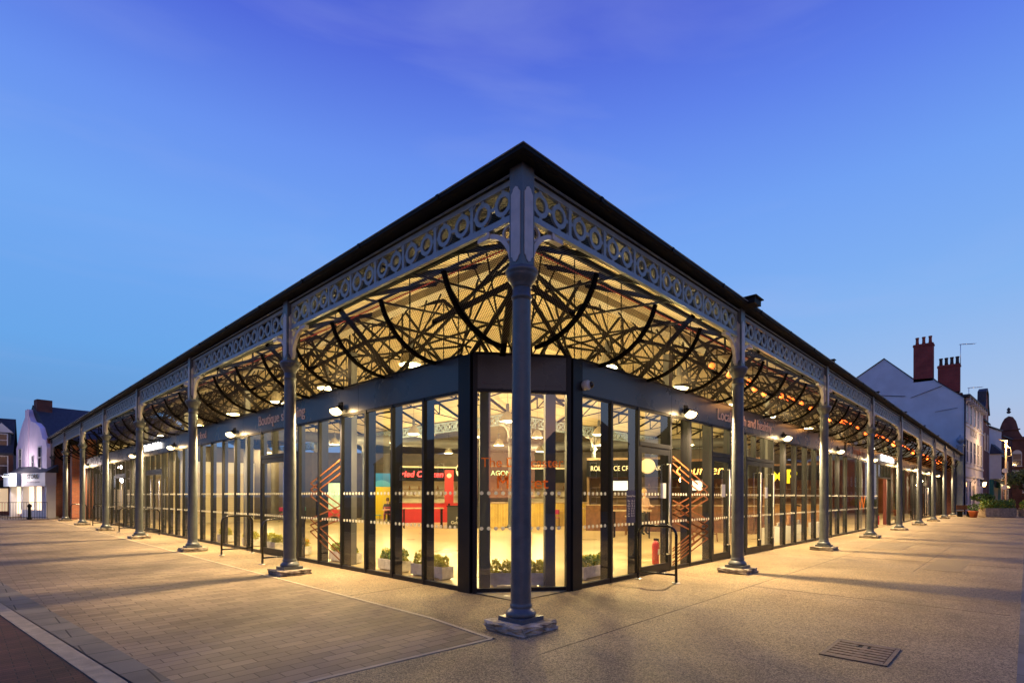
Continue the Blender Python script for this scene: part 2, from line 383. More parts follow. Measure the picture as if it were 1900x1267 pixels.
jb.box(-.6, 56, -.806, -.794, -.01, .0025); jb.box(9, 90, -2.505, -2.495, -.01, .0025)
for i in range(1, 12): jb.box(6.34*i-1.5, 6.34*i-1.49, -4.0, -.81, -.01, .0022)
for i in range(6): jb.box(-.34, 1.05, 6.07*i+3.2, 6.07*i+3.21, -.01, .0022)
tag(jb.build('paving_joint', mat('joint_dark', (.12, .09, .058), .9, var=.4, vscale=4)), kind='structure')
pb = MB()
for (x, y, w_, d_) in ((9.5, -3.2, 2.6, .6), (14, -1.6, 3.0, .9)): pb.box(x, x+w_, y, y+d_, -.01, .003)
tag(pb.build('paving_repair_patch', mat('patch_aggregate', (.205, .155, .09), .8, col2=(.26, .20, .12), vscale=45, bump=.6, bscale=200)), kind='structure')
fl = sheet('floor', [(1.1, 1.1), (56.8, 1.1), (56.8, 42.6), (1.1, 42.6)], .012, M_floor)

# drain cover
dr = empty('drain_cover', (1.63, -2.98, 0), R(0), 'rusty rectangular ribbed iron drain cover set in the aggregate paving', 'drain cover')
b = MB(); b.box(-.35, .35, -.25, .25, -.01, .003); b.build('slot_shade', mat('drain_slot_shade', (.004, .003, .003), .9), dr)  # flat near-black sheet, its colour paints the shade in the grating slots
b = MB(); b.box(-.37, -.335, -.27, .27, -.01, .011); b.box(.335, .37, -.27, .27, -.01, .011); b.box(-.335, .335, -.27, -.235, -.01, .0105); b.box(-.335, .335, .235, .27, -.01, .0105); b.box(-.335, .335, -.02, .02, .003, .0085)
fr_ = b.build('frame', mat('drain_iron', (.13, .085, .06), .6, metal=.2, var=.4, vscale=20), dr)
b = MB()
for i in range(7):
    x = -.30+i*.1
    if i == 5: b.box(x-.035, x+.035, -.23, -.05, .004, .012); b.box(x-.035, x+.035, .06, .23, .004, .012)
    else: b.box(x-.035, x+.035, -.23, .23, .004, .012)
b.build('grating', mat('drain_rib', (.17, .11, .075), .65, metal=.2, var=.4, vscale=25, bump=.4), dr)

# ------------------------------------------------------------------ market hall
SR, SL = 6.34, 6.07
hall = empty('market_hall', (0, 0, 0), 0, 'long glazed market hall with blue-grey cast iron colonnade and lit open truss roof', 'market hall')
WD = 1.1; WT = 3.70; FB = 3.17

# column (built once)
def rough_stone(name, m, seed):
    rnd = random.Random(seed)
    bm = bmesh.new(); bmesh.ops.create_cube(bm, size=1)
    bmesh.ops.subdivide_edges(bm, edges=bm.edges, cuts=5, use_grid_fill=True)
    for v in bm.verts:
        x, y, z = v.co
        e = sum(abs(abs(c)-.5) < .01 for c in (x, y, z))
        v.co.x *= .60; v.co.y *= .60; v.co.z = (z+.5)*.108-.008
        k = .022 if z < .45 else (.012 if e < 2 else .022)
        if z > .45 and e < 2: kz = .002
        else: kz = .009
        v.co += Vector((rnd.uniform(-k, k), rnd.uniform(-k, k), rnd.uniform(-kz, kz)))
        if e >= 2: v.co.x *= .97; v.co.y *= .97
    me = bpy.data.meshes.new(name); bm.to_mesh(me); bm.free(); me.materials.append(m)
    return me
stones = [rough_stone('plinth_stone', M_stone_pale if i == 0 else M_stone, i) for i in range(4)]
def column_parts():
    b = MB()
    b.box(-.182, .182, -.182, .182, .100, .150)
    b.lathe([(.165, .15), (.172, .165), (.172, .19), (.150, .215), (.132, .235), (.120, .245), (.128, .258), (.128, .275), (.118, .288), (.1165, .30),
             (.1165, .31), (.114, 1.2), (.109, 2.4), (.104, 3.70), (.104, 3.725), (.116, 3.733), (.118, 3.748), (.116, 3.763), (.104, 3.771), (.103, 3.86)])
    col = b.build('column', M_paint)
    b = MB()
    b.lathe([(.104, 3.855), (.112, 3.865), (.115, 3.885), (.125, 3.905), (.150, 3.935), (.166, 3.965), (.172, 3.985), (.172, 4.0), (.182, 4.012), (.187, 4.03), (.182, 4.05), (.168, 4.058), (.165, 4.07)])
    cap = b.build('capital', M_paint)
    b = MB(); b.box(-.10, .10, -.10, .10, 4.065, 5.212)
    b.box(-.112, .112, -.112, .112, 4.065, 4.10)
    b.cur = 1
    for k in range(4):
        M = Matrix.Rotation(k*math.pi/2, 4, 'Z')
        poly = [(-.070, 4.20), (-.045, 4.185), (-.035, 4.150), (0, 4.130), (.035, 4.150), (.045, 4.185), (.070, 4.20), (.070, 4.90), (.045, 4.925), (.035, 4.955), (0, 4.975), (-.035, 4.955), (-.045, 4.925), (-.070, 4.90)]
        b.prism(poly, lambda x, z: M @ Vector((x, -.100, z)), lambda x, z: M @ Vector((x, -.108, z)))
    post = b.build('post', [M_paint, M_light])
    def bracket(k):
        b = MB(); M = Matrix.Rotation(k, 4, 'Z')
        # arched strip
        n = 12; c = (.56, 4.13); 
        out = []; inn = []
        for i in range(n+1):
            t = math.pi-(math.pi/2)*i/n
            out.append((c[0]+.455*math.cos(t), c[1]+.50*math.sin(t))); inn.append((c[0]+.40*math.cos(t), c[1]+.445*math.sin(t)))
        for i in range(n):
            p = [out[i], out[i+1], inn[i+1], inn[i]]
            b.prism(p, lambda x, z: M @ Vector((x, -.032, z)), lambda x, z: M @ Vector((x, .032, z)))
        b.box(.52, .70, -.040, .040, 4.575, 4.632, M); b.box(.49, .535, -.046, .046, 4.58, 4.668, M)
        b.box(.101, .125, -.028, .028, 4.10, 4.655, M)
        # ring in the spandrel
        cx, cz = .205, 4.555
        for i in range(14):
            t0, t1 = 2*math.pi*i/14, 2*math.pi*(i+1)/14
            p = [(cx+r_*math.cos(t), cz+r_*math.sin(t)) for r_, t in ((.098, t0), (.098, t1), (.068, t1), (.068, t0))]
            b.prism(p, lambda x, z: M @ Vector((x, -.016, z)), lambda x, z: M @ Vector((x, .016, z)))
        return b.build('bracket', M_light)
    return col, cap, post, bracket
colm, capm, postm, bracket = column_parts()
brk = {k: bracket(k) for k in (0, math.pi, math.pi/2, -math.pi/2)}
first = {}
def place_column(x, y, brs, seed, stone=True, mat_=None):
    def dup(o, par, loc=None):
        if o.name not in first: first[o.name] = 1; c = o
        else: c = o.copy(); sc.collection.objects.link(c)
        c.parent = par
        if loc is not None: c.location = loc
        return c
    c = dup(colm, hall, (x, y, 0))
    dup(capm, c); dup(postm, c)
    for k in brs: dup(brk[k], c)
    if stone:
        st = link('plinth_stone', stones[seed % 4], c); st.rotation_euler = (0, 0, 0 if seed == 0 else (seed*1.57)); st.scale = (1, 1, 1)
    return c
place_column(0, 0, (0, math.pi/2), 0)
for k in range(1, 9): place_column(SR*k, 0, (0, math.pi), k)
for k in range(1, 8): place_column(0, SL*k, (math.pi/2, -math.pi/2), k+1)
# inner columns along the first valley
for k in range(2, 9): place_column(SR*k, 12.4, (0, math.pi), 1, False)
for k in range(3, 7): place_column(12.4, SL*k, (math.pi/2, -math.pi/2), 1, False)

# fretwork bay
def fret_mesh(s0, s1, f, npan=8, name='fretwork'):
    b = MB(f); z0, z1, z2, z3 = 4.665, 4.745, 5.085, 5.150; th = .020
    b.box(s0, s1, -th-.004, th+.004, z0, z1); b.box(s0, s1, -th-.004, th+.004, z2, z3)
    b.box(s0, s1, -.05, -.024, z0-.012, z0+.010)
    w = (s1-s0)/npan
    for i in range(npan+1):
        x = s0+i*w; hw = .026
        b.box(max(s0, x-hw), min(s1, x+hw), -th-.001, th+.001, z1-.002, z2+.002)
    zc = (z1+z2)/2; ro, ri = .142, .088
    for i in range(npan):
        for q in (-1, 1):
            cx = s0+(i+.5)*w+q*.175
            for k in range(16):
                t0, t1 = 2*math.pi*k/16, 2*math.pi*(k+1)/16
                p = [(cx+r_*math.cos(t), zc+r_*math.sin(t)) for r_, t in ((ro, t0), (ro, t1), (ri, t1), (ri, t0))]
                b.prism(p, lambda x, z: (x, -.016, z), lambda x, z: (x, .016, z))
            b.box(cx-.024, cx+.024, -.013, .013, zc+ro-.006, z2+.001); b.box(cx-.024, cx+.024, -.013, .013, z1-.001, zc-ro+.006)
            b.box(cx+q*ro-(.006 if q > 0 else .075), cx+q*ro+(.075 if q > 0 else .006), -.012, .012, zc-.022, zc+.022)
        cxm = s0+(i+.5)*w; b.box(cxm-.040, cxm+.040, -.0125, .0125, zc-.022, zc+.022)
        for (cx_, sx) in ((s0+i*w+.026, 1), (s0+(i+1)*w-.026, -1)):
            for (cz_, sz) in ((z1, 1), (z2, -1)):
                b.prism([(cx_, cz_), (cx_+sx*.05, cz_), (cx_, cz_+sz*.05)], lambda x, z: (x, -.0115, z), lambda x, z: (x, .0115, z))
    return b
meR = fret_mesh(.10, SR-.10, fR).build('fretwork', M_fret, hall)
for k in range(1, 9):
    o = meR.copy(); sc.collection.objects.link(o); o.location = (SR*k, 0, 0)
meL = fret_mesh(.10, SL-.10, fL).build('fretwork', M_fret, hall)
for k in range(1, 7):
    o = meL.copy(); sc.collection.objects.link(o); o.location = (0, SL*k, 0)
for k in range(2, 8):
    o = meR.copy(); sc.collection.objects.link(o); o.location = (SR*k, 12.4, 0)
for k in range(2, 6):
    o = meL.copy(); sc.collection.objects.link(o); o.location = (12.4, SL*k, 0)

# gutter + soffit
for nm, f in SIDES:
    Lg = 57.2 if nm == 'R' else 42.7
    b = MB(f)
    b.prism([(-.25, 5.225), (-.285, 5.255), (-.29, 5.30), (-.27, 5.305), (-.26, 5.265), (-.20, 5.235)], lambda d, z: (d+.04, d+.04, z-.015), lambda d, z: (Lg, d+.04, z-.015))
    # mitre start: first cap uses s = d so the two gutters meet at 45 degrees
    s = 1.2
    while s < Lg:
        b.prism([(-.262, 5.23), (-.262, 5.297), (-.21, 5.30), (-.21, 5.222)], lambda d, z: (s, d, z), lambda d, z: (s+.05, d, z)); s += 1.9
    b.build('gutter', M_black, hall)
    b = MB(f)
    b.prism([(-.21, 5.215), (-.21, 5.25), (.6, 5.54), (.6, 5.215)], lambda d, z: (d, d, z), lambda d, z: (Lg, d, z))
    bb = MB(f); bb.tube([(-.253, -.253, 5.288), (Lg, -.253, 5.288)], .008, 6); bb.build('gutter_sheen', M_fret, hall)  # pale tube along the edge paints the sheen of the gutter
    b.box(.12, Lg, -.05, .30, 5.155, 5.213); b.box(.3, SR, .24, .30, 4.93, 5.06); b.box(SR, Lg, .24, .30, 4.80, 5.156)  # black boards added behind the fretwork so its gaps read dark
    b.build('soffit_and_dark_backing', M_black, hall)
    b = MB(f); b.box(.12, Lg, -.075, -.052, 5.160, 5.176); b.build('moulding', M_fret, hall)
    for k in range(1, 9 if nm == 'R' else 1):
        S = SR*k; e = 1.0 if k == 1 else .45
        b = MB(f); b.box(S-.17*e, S+.17*e, -.14-.24*e, -.1, 5.24, 5.355); b.box(S-.21*e, S+.21*e, -.16-.26*e, -.08, 5.355, 5.375)
        b.build('gutter_hopper', M_black, hall)

# roof: concentric ridge and furrow
slope = .42; hw = 6.2
def zr(d):
    m = d % (2*hw); return 5.22+slope*(m if m < hw else 2*hw-m)
ends = {'R': 56.9, 'L': 42.9}
for nm, f in SIDES:
    b = MB(f); Lg = ends[nm]
    uvs = []
    for j in range(6):
        d0, d1 = j*hw, (j+1)*hw
        if nm == 'L' and j >= 6: break
        vs = [(d0, d0, zr(d0+1e-4)), (Lg, d0, zr(d0+1e-4)), (Lg, d1, zr(d1-1e-4)), (d1, d1, zr(d1-1e-4))]
        b.quad(*vs)
    o = b.build('ceiling', M_ceil, hall, recalc=False)
    uvl = o.data.uv_layers.new(name='UVMap')
    for li, lp in enumerate(o.data.loops):
        v = b.v[lp.vertex_index]; uvl.data[li].uv = (v[0], v[1]*1.085)
    b = MB(f)
    for j in range(6):
        d0, d1 = j*hw, (j+1)*hw
        vs = [(d0-.1, d0-.1, zr(d0+1e-4)+.12), (Lg, d0-.1, zr(d0+1e-4)+.12), (Lg, d1, zr(d1-1e-4)+.16), (d1, d1, zr(d1-1e-4)+.16)]
        b.quad(*vs)
    b.build('roof', M_slate, hall, recalc=False)

# trusses and purlins
def truss(b, s, d0):
    r0, r1 = zr(d0+.02)-.12, zr(d0+hw-.001)-.16; T = 5.10
    L0, C, L1 = (s, d0+.1, r0), (s, d0+hw, r1), (s, d0+2*hw-.1, r0)
    b.bar(L0, C, .055, .10); b.bar(C, L1, .055, .10)
    b.bar((s, d0+.1, T), (s, d0+hw, T+.55), .035); b.bar((s, d0+hw, T+.55), (s, d0+2*hw-.1, T), .035)
    def rz(d): return zr(d)-.14
    def tz(d):
        m = (d-d0); return T+.55*(m/hw if m < hw else 2-m/hw)
    ns = [d0+hw*q for q in (.25, .5, .75, 1, 1.25, 1.5, 1.75)]
    for q, d in enumerate(ns):
        b.bar((s, d, rz(d) if d != d0+hw else r1), (s, d, tz(d)), .025 if q % 2 else .04)
    for a, c in ((.25, .5), (.5, .75), (.75, 1), (1.75, 1.5), (1.5, 1.25), (1.25, 1)):
        b.bar((s, d0+hw*a, rz(d0+hw*a)), (s, d0+hw*c, tz(d0+hw*c)), .055)
        b.bar((s, d0+hw*a, tz(d0+hw*a)), (s, d0+hw*c, (rz(d0+hw*c) if c != 1 else r1)), .035)
for nm, f in SIDES:
    S = SR if nm == 'R' else SL; n = 17 if nm == 'R' else 13
    for k in range(1, n):
        s = S*.5*k
        if s < 7: continue
        b = MB(f); truss(b, s, 0.0); b.build('roof_truss', M_rib, hall)
    b = MB(f)       # short jack rafters in the hipped corner
    for s in (1.6, 3.17, 4.75, 6.2):
        b.bar((s, .1, zr(.1)-.08), (s, s, zr(s)-.10), .06, .10)
        if s > 3: b.bar((s, .1, 5.10), (s, s, 5.10+.55*s/hw), .035)
    b.build('jack_rafter', M_rib, hall)
    b = MB(f); Lg = ends[nm]
    for d in (1.0, 1.9):
        b.bar((d, d, zr(d)-.05), (Lg, d, zr(d)-.05), .07, .10)
    for d in (2.9, 4.7, 5.6):
        b.bar((d, d, zr(d)-.04), (Lg, d, zr(d)-.04), .04, .05)
    for d in (7.7, 9.3, 10.9): b.bar((d, d, zr(d)-.04), (Lg, d, zr(d)-.04), .05, .06)
    b.build('purlin', M_rib, hall)
    b = MB(f); b.box(3.7, Lg, 3.62, 3.92, zr(3.62)-.30, zr(3.62)-.10)
    b.build('long_beam', M_beam, hall)
    b = MB(f)          # valley beams further in
    for d in (24.8,): b.box(d, Lg, d-.12, d+.12, 4.75, 5.15)
    b.build('valley_beam', M_beam, hall)
b = MB(); b.bar((.1, .1, 5.05), (6.2, 6.2, 7.6), .09, .14); b.bar((.15, .15, 5.06), (6.2, 6.2, 5.65), .05)
for q in (1.6, 3.2, 4.7): b.bar((q, q, 5.06+.1*q), (q, q, 5.05+.42*q), .04); b.bar((q, q, 5.06+.1*q), (q+1.4, q+1.4, 5.05+.42*(q+1.4)), .05)
b.bar((6.2, 6.2, 7.6), (6.2, 6.2, 5.65), .06); b.build('hip_rafter', M_rib, hall)
b = MB(); b.tube([(1.9, 2.2, 5.62), (1.9, 36, 5.62)], .012, 6); b.tube([(2.4, 1.9, 5.66), (52, 1.9, 5.66)], .010, 6)
b.build('red_pipe', mat('red_pipe_paint', (.45, .03, .02), .4), hall)

# curved canopy ribs, struts and mesh between fretwork and glass wall
def prof(d):          # quarter ellipse
    t = max(0, min(1, (WD-d)/WD)); return 4.67-(4.67-WT)*math.sqrt(max(0, 1-t*t))
for nm, f in SIDES:
    S = SR if nm == 'R' else SL; nb = 9 if nm == 'R' else 7
    for k in range(nb):
        for q in (.235, .485, .735, .985):
            b = MB(f); s = S*(k+q)
            if s < 1.0 or s > ends[nm]: continue
            pts = [(.03 if i == 0 else WD*(1-math.cos(i*math.pi/16)), 0) for i in range(9)]
            P = [(s, d, prof(d)+.0) for d, _ in pts]
            for p0, p1 in zip(P[:-1], P[1:]): b.bar(p0, p1, .06, .05)
            b.build('canopy_rib', M_rib, hall)
        b = MB(f)
        for q in (.20, .70):
            s = S*(k+q)
            if k == 0 and q < .3: continue
            b.bar((s, .04, 4.66), (s, WD, 3.73), .075, .06)
            b.bar((s, .55, 4.21), (s+S*.035+.0 if False else S*(k+q+.285 if q > .5 else q+k+.285), .34, prof(.34)), .05, .05)
        s = S*(k+.485); b.bar((s, .32, prof(.32)), (S*(k+.70), .55, 4.21), .05, .05)
        b.bar((S*k+.3, .12, 4.78), (S*(k+1)-.3, .12, 4.78), .05, .05)
        b.build('canopy_strut', M_rib, hall)
b = MB()
b.bar((.12, .12, 4.6), (1.75, 1.45, 3.72), .09, .09); b.bar((.12, .16, 4.6), (1.45, 1.75, 3.72), .09, .09)
b.bar((1.43, .35, 4.0), (.5, .5, 4.25), .06, .06); b.bar((.35, 2.07, 4.02), (.5, .5, 4.25), .06, .06)
b.bar((2.4, 1.2, 3.74), (.6, .6, 4.3), .05, .05); b.bar((1.2, 2.2, 3.74), (.6, .6, 4.3), .05, .05)
b.build('corner_strut', M_rib, hall)
# long leaning tie bars seen through the canopy
for nm, f in SIDES:
    S = SR if nm == 'R' else SL
    for k in range(0, 6):
        b = MB(f)
        b.bar((S*k+.5, 1.2, 5.15), (S*(k+1)-.2, 1.5, 3.95), .035); b.bar((S*(k+1)-.5, 1.2, 5.15), (S*k+.4 if k else 2.6, 1.55, 4.0), .035)
        b.bar((S*k+1.6 if k else 2.4, 1.8, 3.85), (S*k+4.6, 2.6, 6.0), .05); b.bar((S*k+5.6, 1.9, 3.9), (S*k+2.6, 2.7, 6.1), .05)
        b.bar((S*k+.3 if k else 2.6, 1.35, 3.98), (S*(k+1), 1.35, 4.42), .03)
        for q, w_ in ((.12, .028), (.42, .035), (.72, .028)): b.bar((S*(k+q)+(1.2 if k == 0 else 0), 2.2, 3.8), (S*(k+q)+1.9, 3.4, 6.2), w_); b.bar((S*(k+q)+1.7, 2.4, 3.9), (S*(k+q)-.1+(1.2 if k == 0 else 0), 3.2, 6.1), w_)
        for q in (.3, .55, .8): b.bar((S*(k+q), 1.9, 3.7), (S*(k+q), 1.9, 5.9), .016)
        b.build('tie_bar', M_rib, hall)
def screen(f, s0, s1, name='mesh_screen'):
    b = MB(f); ds = [(.06, 5.12), (.06, 4.9), (.06, 4.67)]+[(WD*(1-math.cos(i*math.pi/20))*.97+.033, None) for i in range(0, 11)]
    P = [(d, z if z is not None else prof(d)+.035) for d, z in ds]; arc = [0]
    for p0, p1 in zip(P[:-1], P[1:]): arc.append(arc[-1]+math.dist(p0, p1))
    uv = []
    for i in range(len(P)-1):
        a0, a1 = max(s0, P[i][0]), max(s0, P[i+1][0])
        b.quad((a0, *P[i]), (s1, *P[i]), (s1, *P[i+1]), (a1, *P[i+1]))
        uv += [(a0, arc[i]), (s1, arc[i]), (s1, arc[i+1]), (a1, arc[i+1])]
    o = b.build(name, M_mesh, hall, recalc=False)
    l = o.data.uv_layers.new(name='UVMap')
    for i, u in enumerate(uv): l.data[i].uv = u
for nm, f in SIDES:
    S = SR if nm == 'R' else SL
    screen(f, 0.0, S)
    for k in range(1, 4): screen(f, S*k, S*(k+1))

# ---------------------------- glass wall
Lm = [2.05, 2.33, 3.28, 4.23, 5.14, 6.08, 7.075, 8.06, 10.27, 11.2, 12.18, 13.18, 14.2, 15.25, 16.25, 17.2, 18.1, 19.0, 19.95, 22.5, 23.5, 24.5, 25.4, 26.3, 28.6, 29.6, 30.6, 31.6, 32.6, 33.6, 34.7, 35.8, 36.9]
Rm = [2.33, 2.58, 3.48, 4.38, 5.63, 6.52, 7.615, 8.65, 9.7, 11.78, 12.83, 13.9, 15.0, 16.1, 17.15, 18.2, 19.3, 20.56, 22.7, 24.8, 26.9, 30.3, 32.6, 34.9, 38.3, 39.4, 40.5, 41.6, 42.8, 45.2, 47.5, 48.6, 49.7, 50.8, 51.9, 53.0, 54.1, 55.2, 56.3]
DOORS = {'L': [(8.06, 10.27), (19.95, 22.5), (26.3, 28.6)], 'R': [(4.38, 5.63), (7.615, 8.65), (9.7, 11.78), (42.8, 45.2)]}
OPEN = {'R': [(26.9, 30.3)], 'L': []}
def dots(f, s0, s1, parent, z=(1.0, 1.55)):
    b = MB(f); s = s0+.10
    while s < s1-.05:
        for zz in z: b.prism([(s+.030*math.cos(t*math.pi/5), zz+.030*math.sin(t*math.pi/5)) for t in range(10)], lambda x, q: (x, WD-.012, q), lambda x, q: (x, WD-.010, q))
        s += .118
    b.build('safety_dots', M_dot, parent)
for nm, f in SIDES:
    ms = Lm if nm == 'L' else Rm
    for i in range(len(ms)-1):
        s0, s1 = ms[i], ms[i+1]; near = s0 < 17
        if i == 0:      # corner post
            b = MB(f); b.box(s0, s1, WD-.06, WD+.10, 0, WT); b.build('corner_post', M_frame, hall, bevel=.004); continue
        door = any(abs(s0-a) < .01 for a, c in DOORS[nm]); opn = any(abs(s0-a) < .01 for a, c in OPEN[nm])
        b = MB(f)
        fd = .19 if s0 < 8 else .12
        b.box(s0-.028, s0+.028, WD-.035, WD+fd, .0, FB-.001)               # mullion with deep fin
        if i == len(ms)-2: b.box(s1-.028, s1+.028, WD-.035, WD+.19, .0, FB-.001)
        top = 2.50 if (door or opn) else FB
        if not opn and not door:
            b.box(s0+.028, s1-.028, WD-.025, WD+.05, .0, .075)
        b.box(s0+.028, s1-.028, WD-.025, WD+.05, FB-.045, FB-.002)
        if door or opn: b.box(s0+.028, s1-.028, WD-.04, WD+.12, 2.46, 2.54)
        w = b.build('door_surround' if (door or opn) else 'window', M_frame, hall)
        if door or opn:
            p = MB(f); p.quad((s0, WD, 2.54), (s1, WD, 2.54), (s1, WD, FB-.04), (s0, WD, FB-.04)); p.build('pane', M_glass, w, recalc=False)
            if s1-s0 > 1.6:
                b = MB(f)
                for q in (1/3, 2/3) if s1-s0 < 3 else (.25, .5, .75):
                    b.box(s0+(s1-s0)*q-.02, s0+(s1-s0)*q+.02, WD-.03, WD+.10, 2.54, FB-.045)
                b.build('transom_bar', M_frame, w)
        else:
            p = MB(f); p.quad((s0, WD, .07), (s1, WD, .07), (s1, WD, FB-.04), (s0, WD, FB-.04)); p.build('pane', M_glass, w, recalc=False)
            if s1 < 28: dots(f, s0+.03, s1-.03, w)
        if door:
            leaves = [(s0+.03, s1-.03)] if s1-s0 < 1.4 else [(s0+.03, s0+.5), (s0+.52, s1-.03)] if s1-s0 < 2.4 and nm == 'L' else [(s0+.03, (s0+s1)/2-.005), ((s0+s1)/2+.005, s1-.03)]
            for (a, c) in leaves:
                b = MB(f)
                b.box(a, a+.075, WD-.03, WD+.03, .02, 2.45); b.box(c-.075, c, WD-.03, WD+.03, .02, 2.45)
                b.box(a+.075, c-.075, WD-.028, WD+.028, .02, .17); b.box(a+.075, c-.075, WD-.028, WD+.028, 2.33, 2.45)
                d = b.build('door', M_frame, hall)
                p = MB(f); p.quad((a+.07, WD, .16), (c-.07, WD, .16), (c-.07, WD, 2.34), (a+.07, WD, 2.34)); p.build('pane', M_glass, d, recalc=False)
                if c-a > .6:
                    hx = (c-.13) if nm == 'R' else a+.13
                    h = MB(f); h.tube([(hx, WD-.03, .35), (hx, WD-.09, .35), (hx, WD-.09, 2.15), (hx, WD-.03, 2.15)], .019, 8); h.build('handle', M_steel, d)
                    if s1 < 28: dots(f, a+.05, c-.05, d)
# chamfer
def fC(s, d, z):      # s from 0 at left chamfer end to Lc, d inward
    A = Vector((WD, 2.05, 0)); B = Vector((2.33, WD, 0)); u = (B-A).normalized(); n = Vector((-u.y, u.x, 0))
    p = A+u*s+n*d; return (p.x, p.y, z)
Lc = (Vector((WD, 2.05))-Vector((2.33, WD))).length
b = MB(fC); b.box(.0, .07, -.05, .08, 0, WT); b.box(Lc-.07, Lc, -.05, .08, 0, WT); b.box(.07, Lc-.07, -.03, .05, 0, .07)
b.box(.07, Lc-.07, -.03, .05, FB-.05, FB-.002)
w = b.build('window', M_frame, hall)
p = MB(fC); p.quad((.05, .0, .06), (Lc-.05, .0, .06), (Lc-.05, .0, FB-.03), (.05, .0, FB-.03)); p.build('pane', glassmat('coated_corner_glass', (.92, .92, .92), 5.0), w, recalc=False)
b = MB(fC); s = .14
while s < Lc-.1:
    for zz in (1.0, 1.55): b.prism([(s+.030*math.cos(t*math.pi/6), zz+.030*math.sin(t*math.pi/6)) for t in range(12)], lambda x, q: (x, -.010, q), lambda x, q: (x, -.008, q))
    s += .112
b.build('safety_dots', M_dot, w)
b = MB(fC); b.box(.07, Lc-.07, -.030, .04, FB, WT); b.box(.13, Lc-.13, -.036, -.028, FB+.07, WT-.07)
b.build('fascia', M_fascia, hall)
b = MB(fC); b.box(.02, Lc-.02, -.06, .12, WT, WT+.03); b.build('coping', M_frame, hall)
b = MB(fC); b.box(.13, .30, .20, .34, .0, 3.6); b.box(Lc-.36, Lc-.19, .20, .34, 0, 3.6); b.build('steel_post', M_intcol, hall)
# fascias
for nm, f in SIDES:
    ms = Lm if nm == 'L' else Rm
    b = MB(f); s = ms[1]
    segs = [ms[1]+i*3.05 for i in range(int((ms[-1]-ms[1])/3.05)+1)]+[ms[-1]+.05]
    for a, c in zip(segs[:-1], segs[1:]): b.box(a+.004, c-.004, WD-.04, WD+.02, FB, WT)
    b.build('fascia', M_fascia, hall)
    b = MB(f); b.box(ms[1], ms[-1]+.05, WD-.025, WD+.14, WT-.5, WT-.001); b.box(ms[1]-.05, ms[-1]+.05, WD-.06, WD+.16, WT, WT+.03)
    b.build('coping', M_frame, hall)
    # inner steel posts
    for k in range(1, 6 if nm == 'R' else 5):
        b = MB(f); S = (SR if nm == 'R' else SL)*k+(.0 if nm == 'R' else .35); b.box(S-.07, S+.07, WD+.35, WD+.49, 0, 4.6); b.build('steel_post', M_intcol, hall)
# solid brick ends
b = MB(); b.box(1.1, 1.5, 36.95, 42.6, 0, 4.9); b.box(-.25, 1.1, 42.6, 43.0, 0, 5.3); b.box(.55, 1.10, 38.6, 39.4, 0, 4.6)
b.build('end_wall', M_brick, hall)
b = MB(); b.box(56.4, 56.8, .35, 12, 0, 5.2); b.box(56.33, 56.399, .5, 1.1, 0, 5.0); b.build('end_wall', M_brick, hall)
# end pier with ball finials and arch
b = MB()
for x in (57.05, 59.6):
    b.box(x-.2, x+.2, -.2, .2, 0, 6.0); b.box(x-.26, x+.26, -.26, .26, 0, .35); b.box(x-.26, x+.26, -.26, .26, 6.0, 6.15)
    b.lathe([(.10, 6.15), (.07, 6.25), (.10, 6.31), (.24, 6.41), (.28, 6.58), (.24, 6.74), (.08, 6.84), (.09, 6.9), (.03, 7.05)], (x, 0), 14)
n = 10
for i in range(n):
    t0, t1 = math.pi*i/n, math.pi*(i+1)/n
    p = [(58.32+r_*math.cos(t), 3.7+r_*math.sin(t)) for r_, t in ((1.06, t0), (1.06, t1))]+[(58.32+1.06*math.cos(t1), 5.7), (58.32+1.06*math.cos(t0), 5.7)]
    b.prism(p, lambda x, z: (x, -.12, z), lambda x, z: (x, .12, z))
b.build('entrance_arch', M_fret, hall)
# interior back walls
b = MB(); b.box(1.5, 37, 36.4, 36.8, 0, 4.9); b.box(37, 37.4, 11.5, 36.8, 0, 4.9); b.box(37, 56.4, 11.6, 12, 0, 4.9)
b.build('back_wall', mat('dark_interior_wall', (.045, .035, .028), .7, var=.3), hall)
b = MB()
pl = [(5.5, 31.5), (12, 30.2), (18, 25.6), (21.8, 20.2), (25.5, 14.5), (27, 8.2), (36, 8.0)]
for (x0, y0), (x1, y1) in zip(pl[:-1], pl[1:]): b.bar((x0, y0, 2.2), (x1, y1, 2.2), .15, 4.4)
b.build('dark_backdrop', mat('dark_interior_wall', (.045, .035, .028), .7), hall)  # wall added behind the stalls to darken the backdrop and hide bright distance
b = MB()
for (x, y, w_, z) in ((1.55, 36.3, 35, 3.4),): b.box(x, x+w_, y-.06, y+.02, z, z+1.2)
b.build('wall_band', M_cream, hall)

# ------------------------------------------------------------------ fascia lettering, vinyl
def sign(name, body, size, loc, rot, m, label, xs=1.0, cat='sign', **k):
    o = text(name, body, size, loc, rot, m, xs=xs, **k); tag(o, label, cat); return o
sign('fascia_lettering', 'Boutique shopping', .36, (1.052, 9.05, 3.435), ROT_L, M_lettering, 'pale lettering Boutique shopping on the left fascia panel', 1.0, ext=.006)
sign('fascia_lettering', 'Street food', .34, (1.052, 15.4, 3.435), ROT_L, M_lettering, 'pale lettering Street food on the left fascia behind the second column', 1.0, ext=.006)
sign('fascia_lettering', 'Local, fresh and healthy', .36, (9.7, 1.052, 3.425), ROT_R, M_lettering, 'pale lettering Local, fresh and healthy on the right fascia panel', 1.08, ext=.006)
sign('fascia_lettering', 'Simplicity', .42, (22.6, 1.052, 3.44), ROT_R, mat('dull_lettering', (.26, .13, .09), .6), 'brown lettering beside a dark roundel on the far right fascia', 1.5, ext=.006)
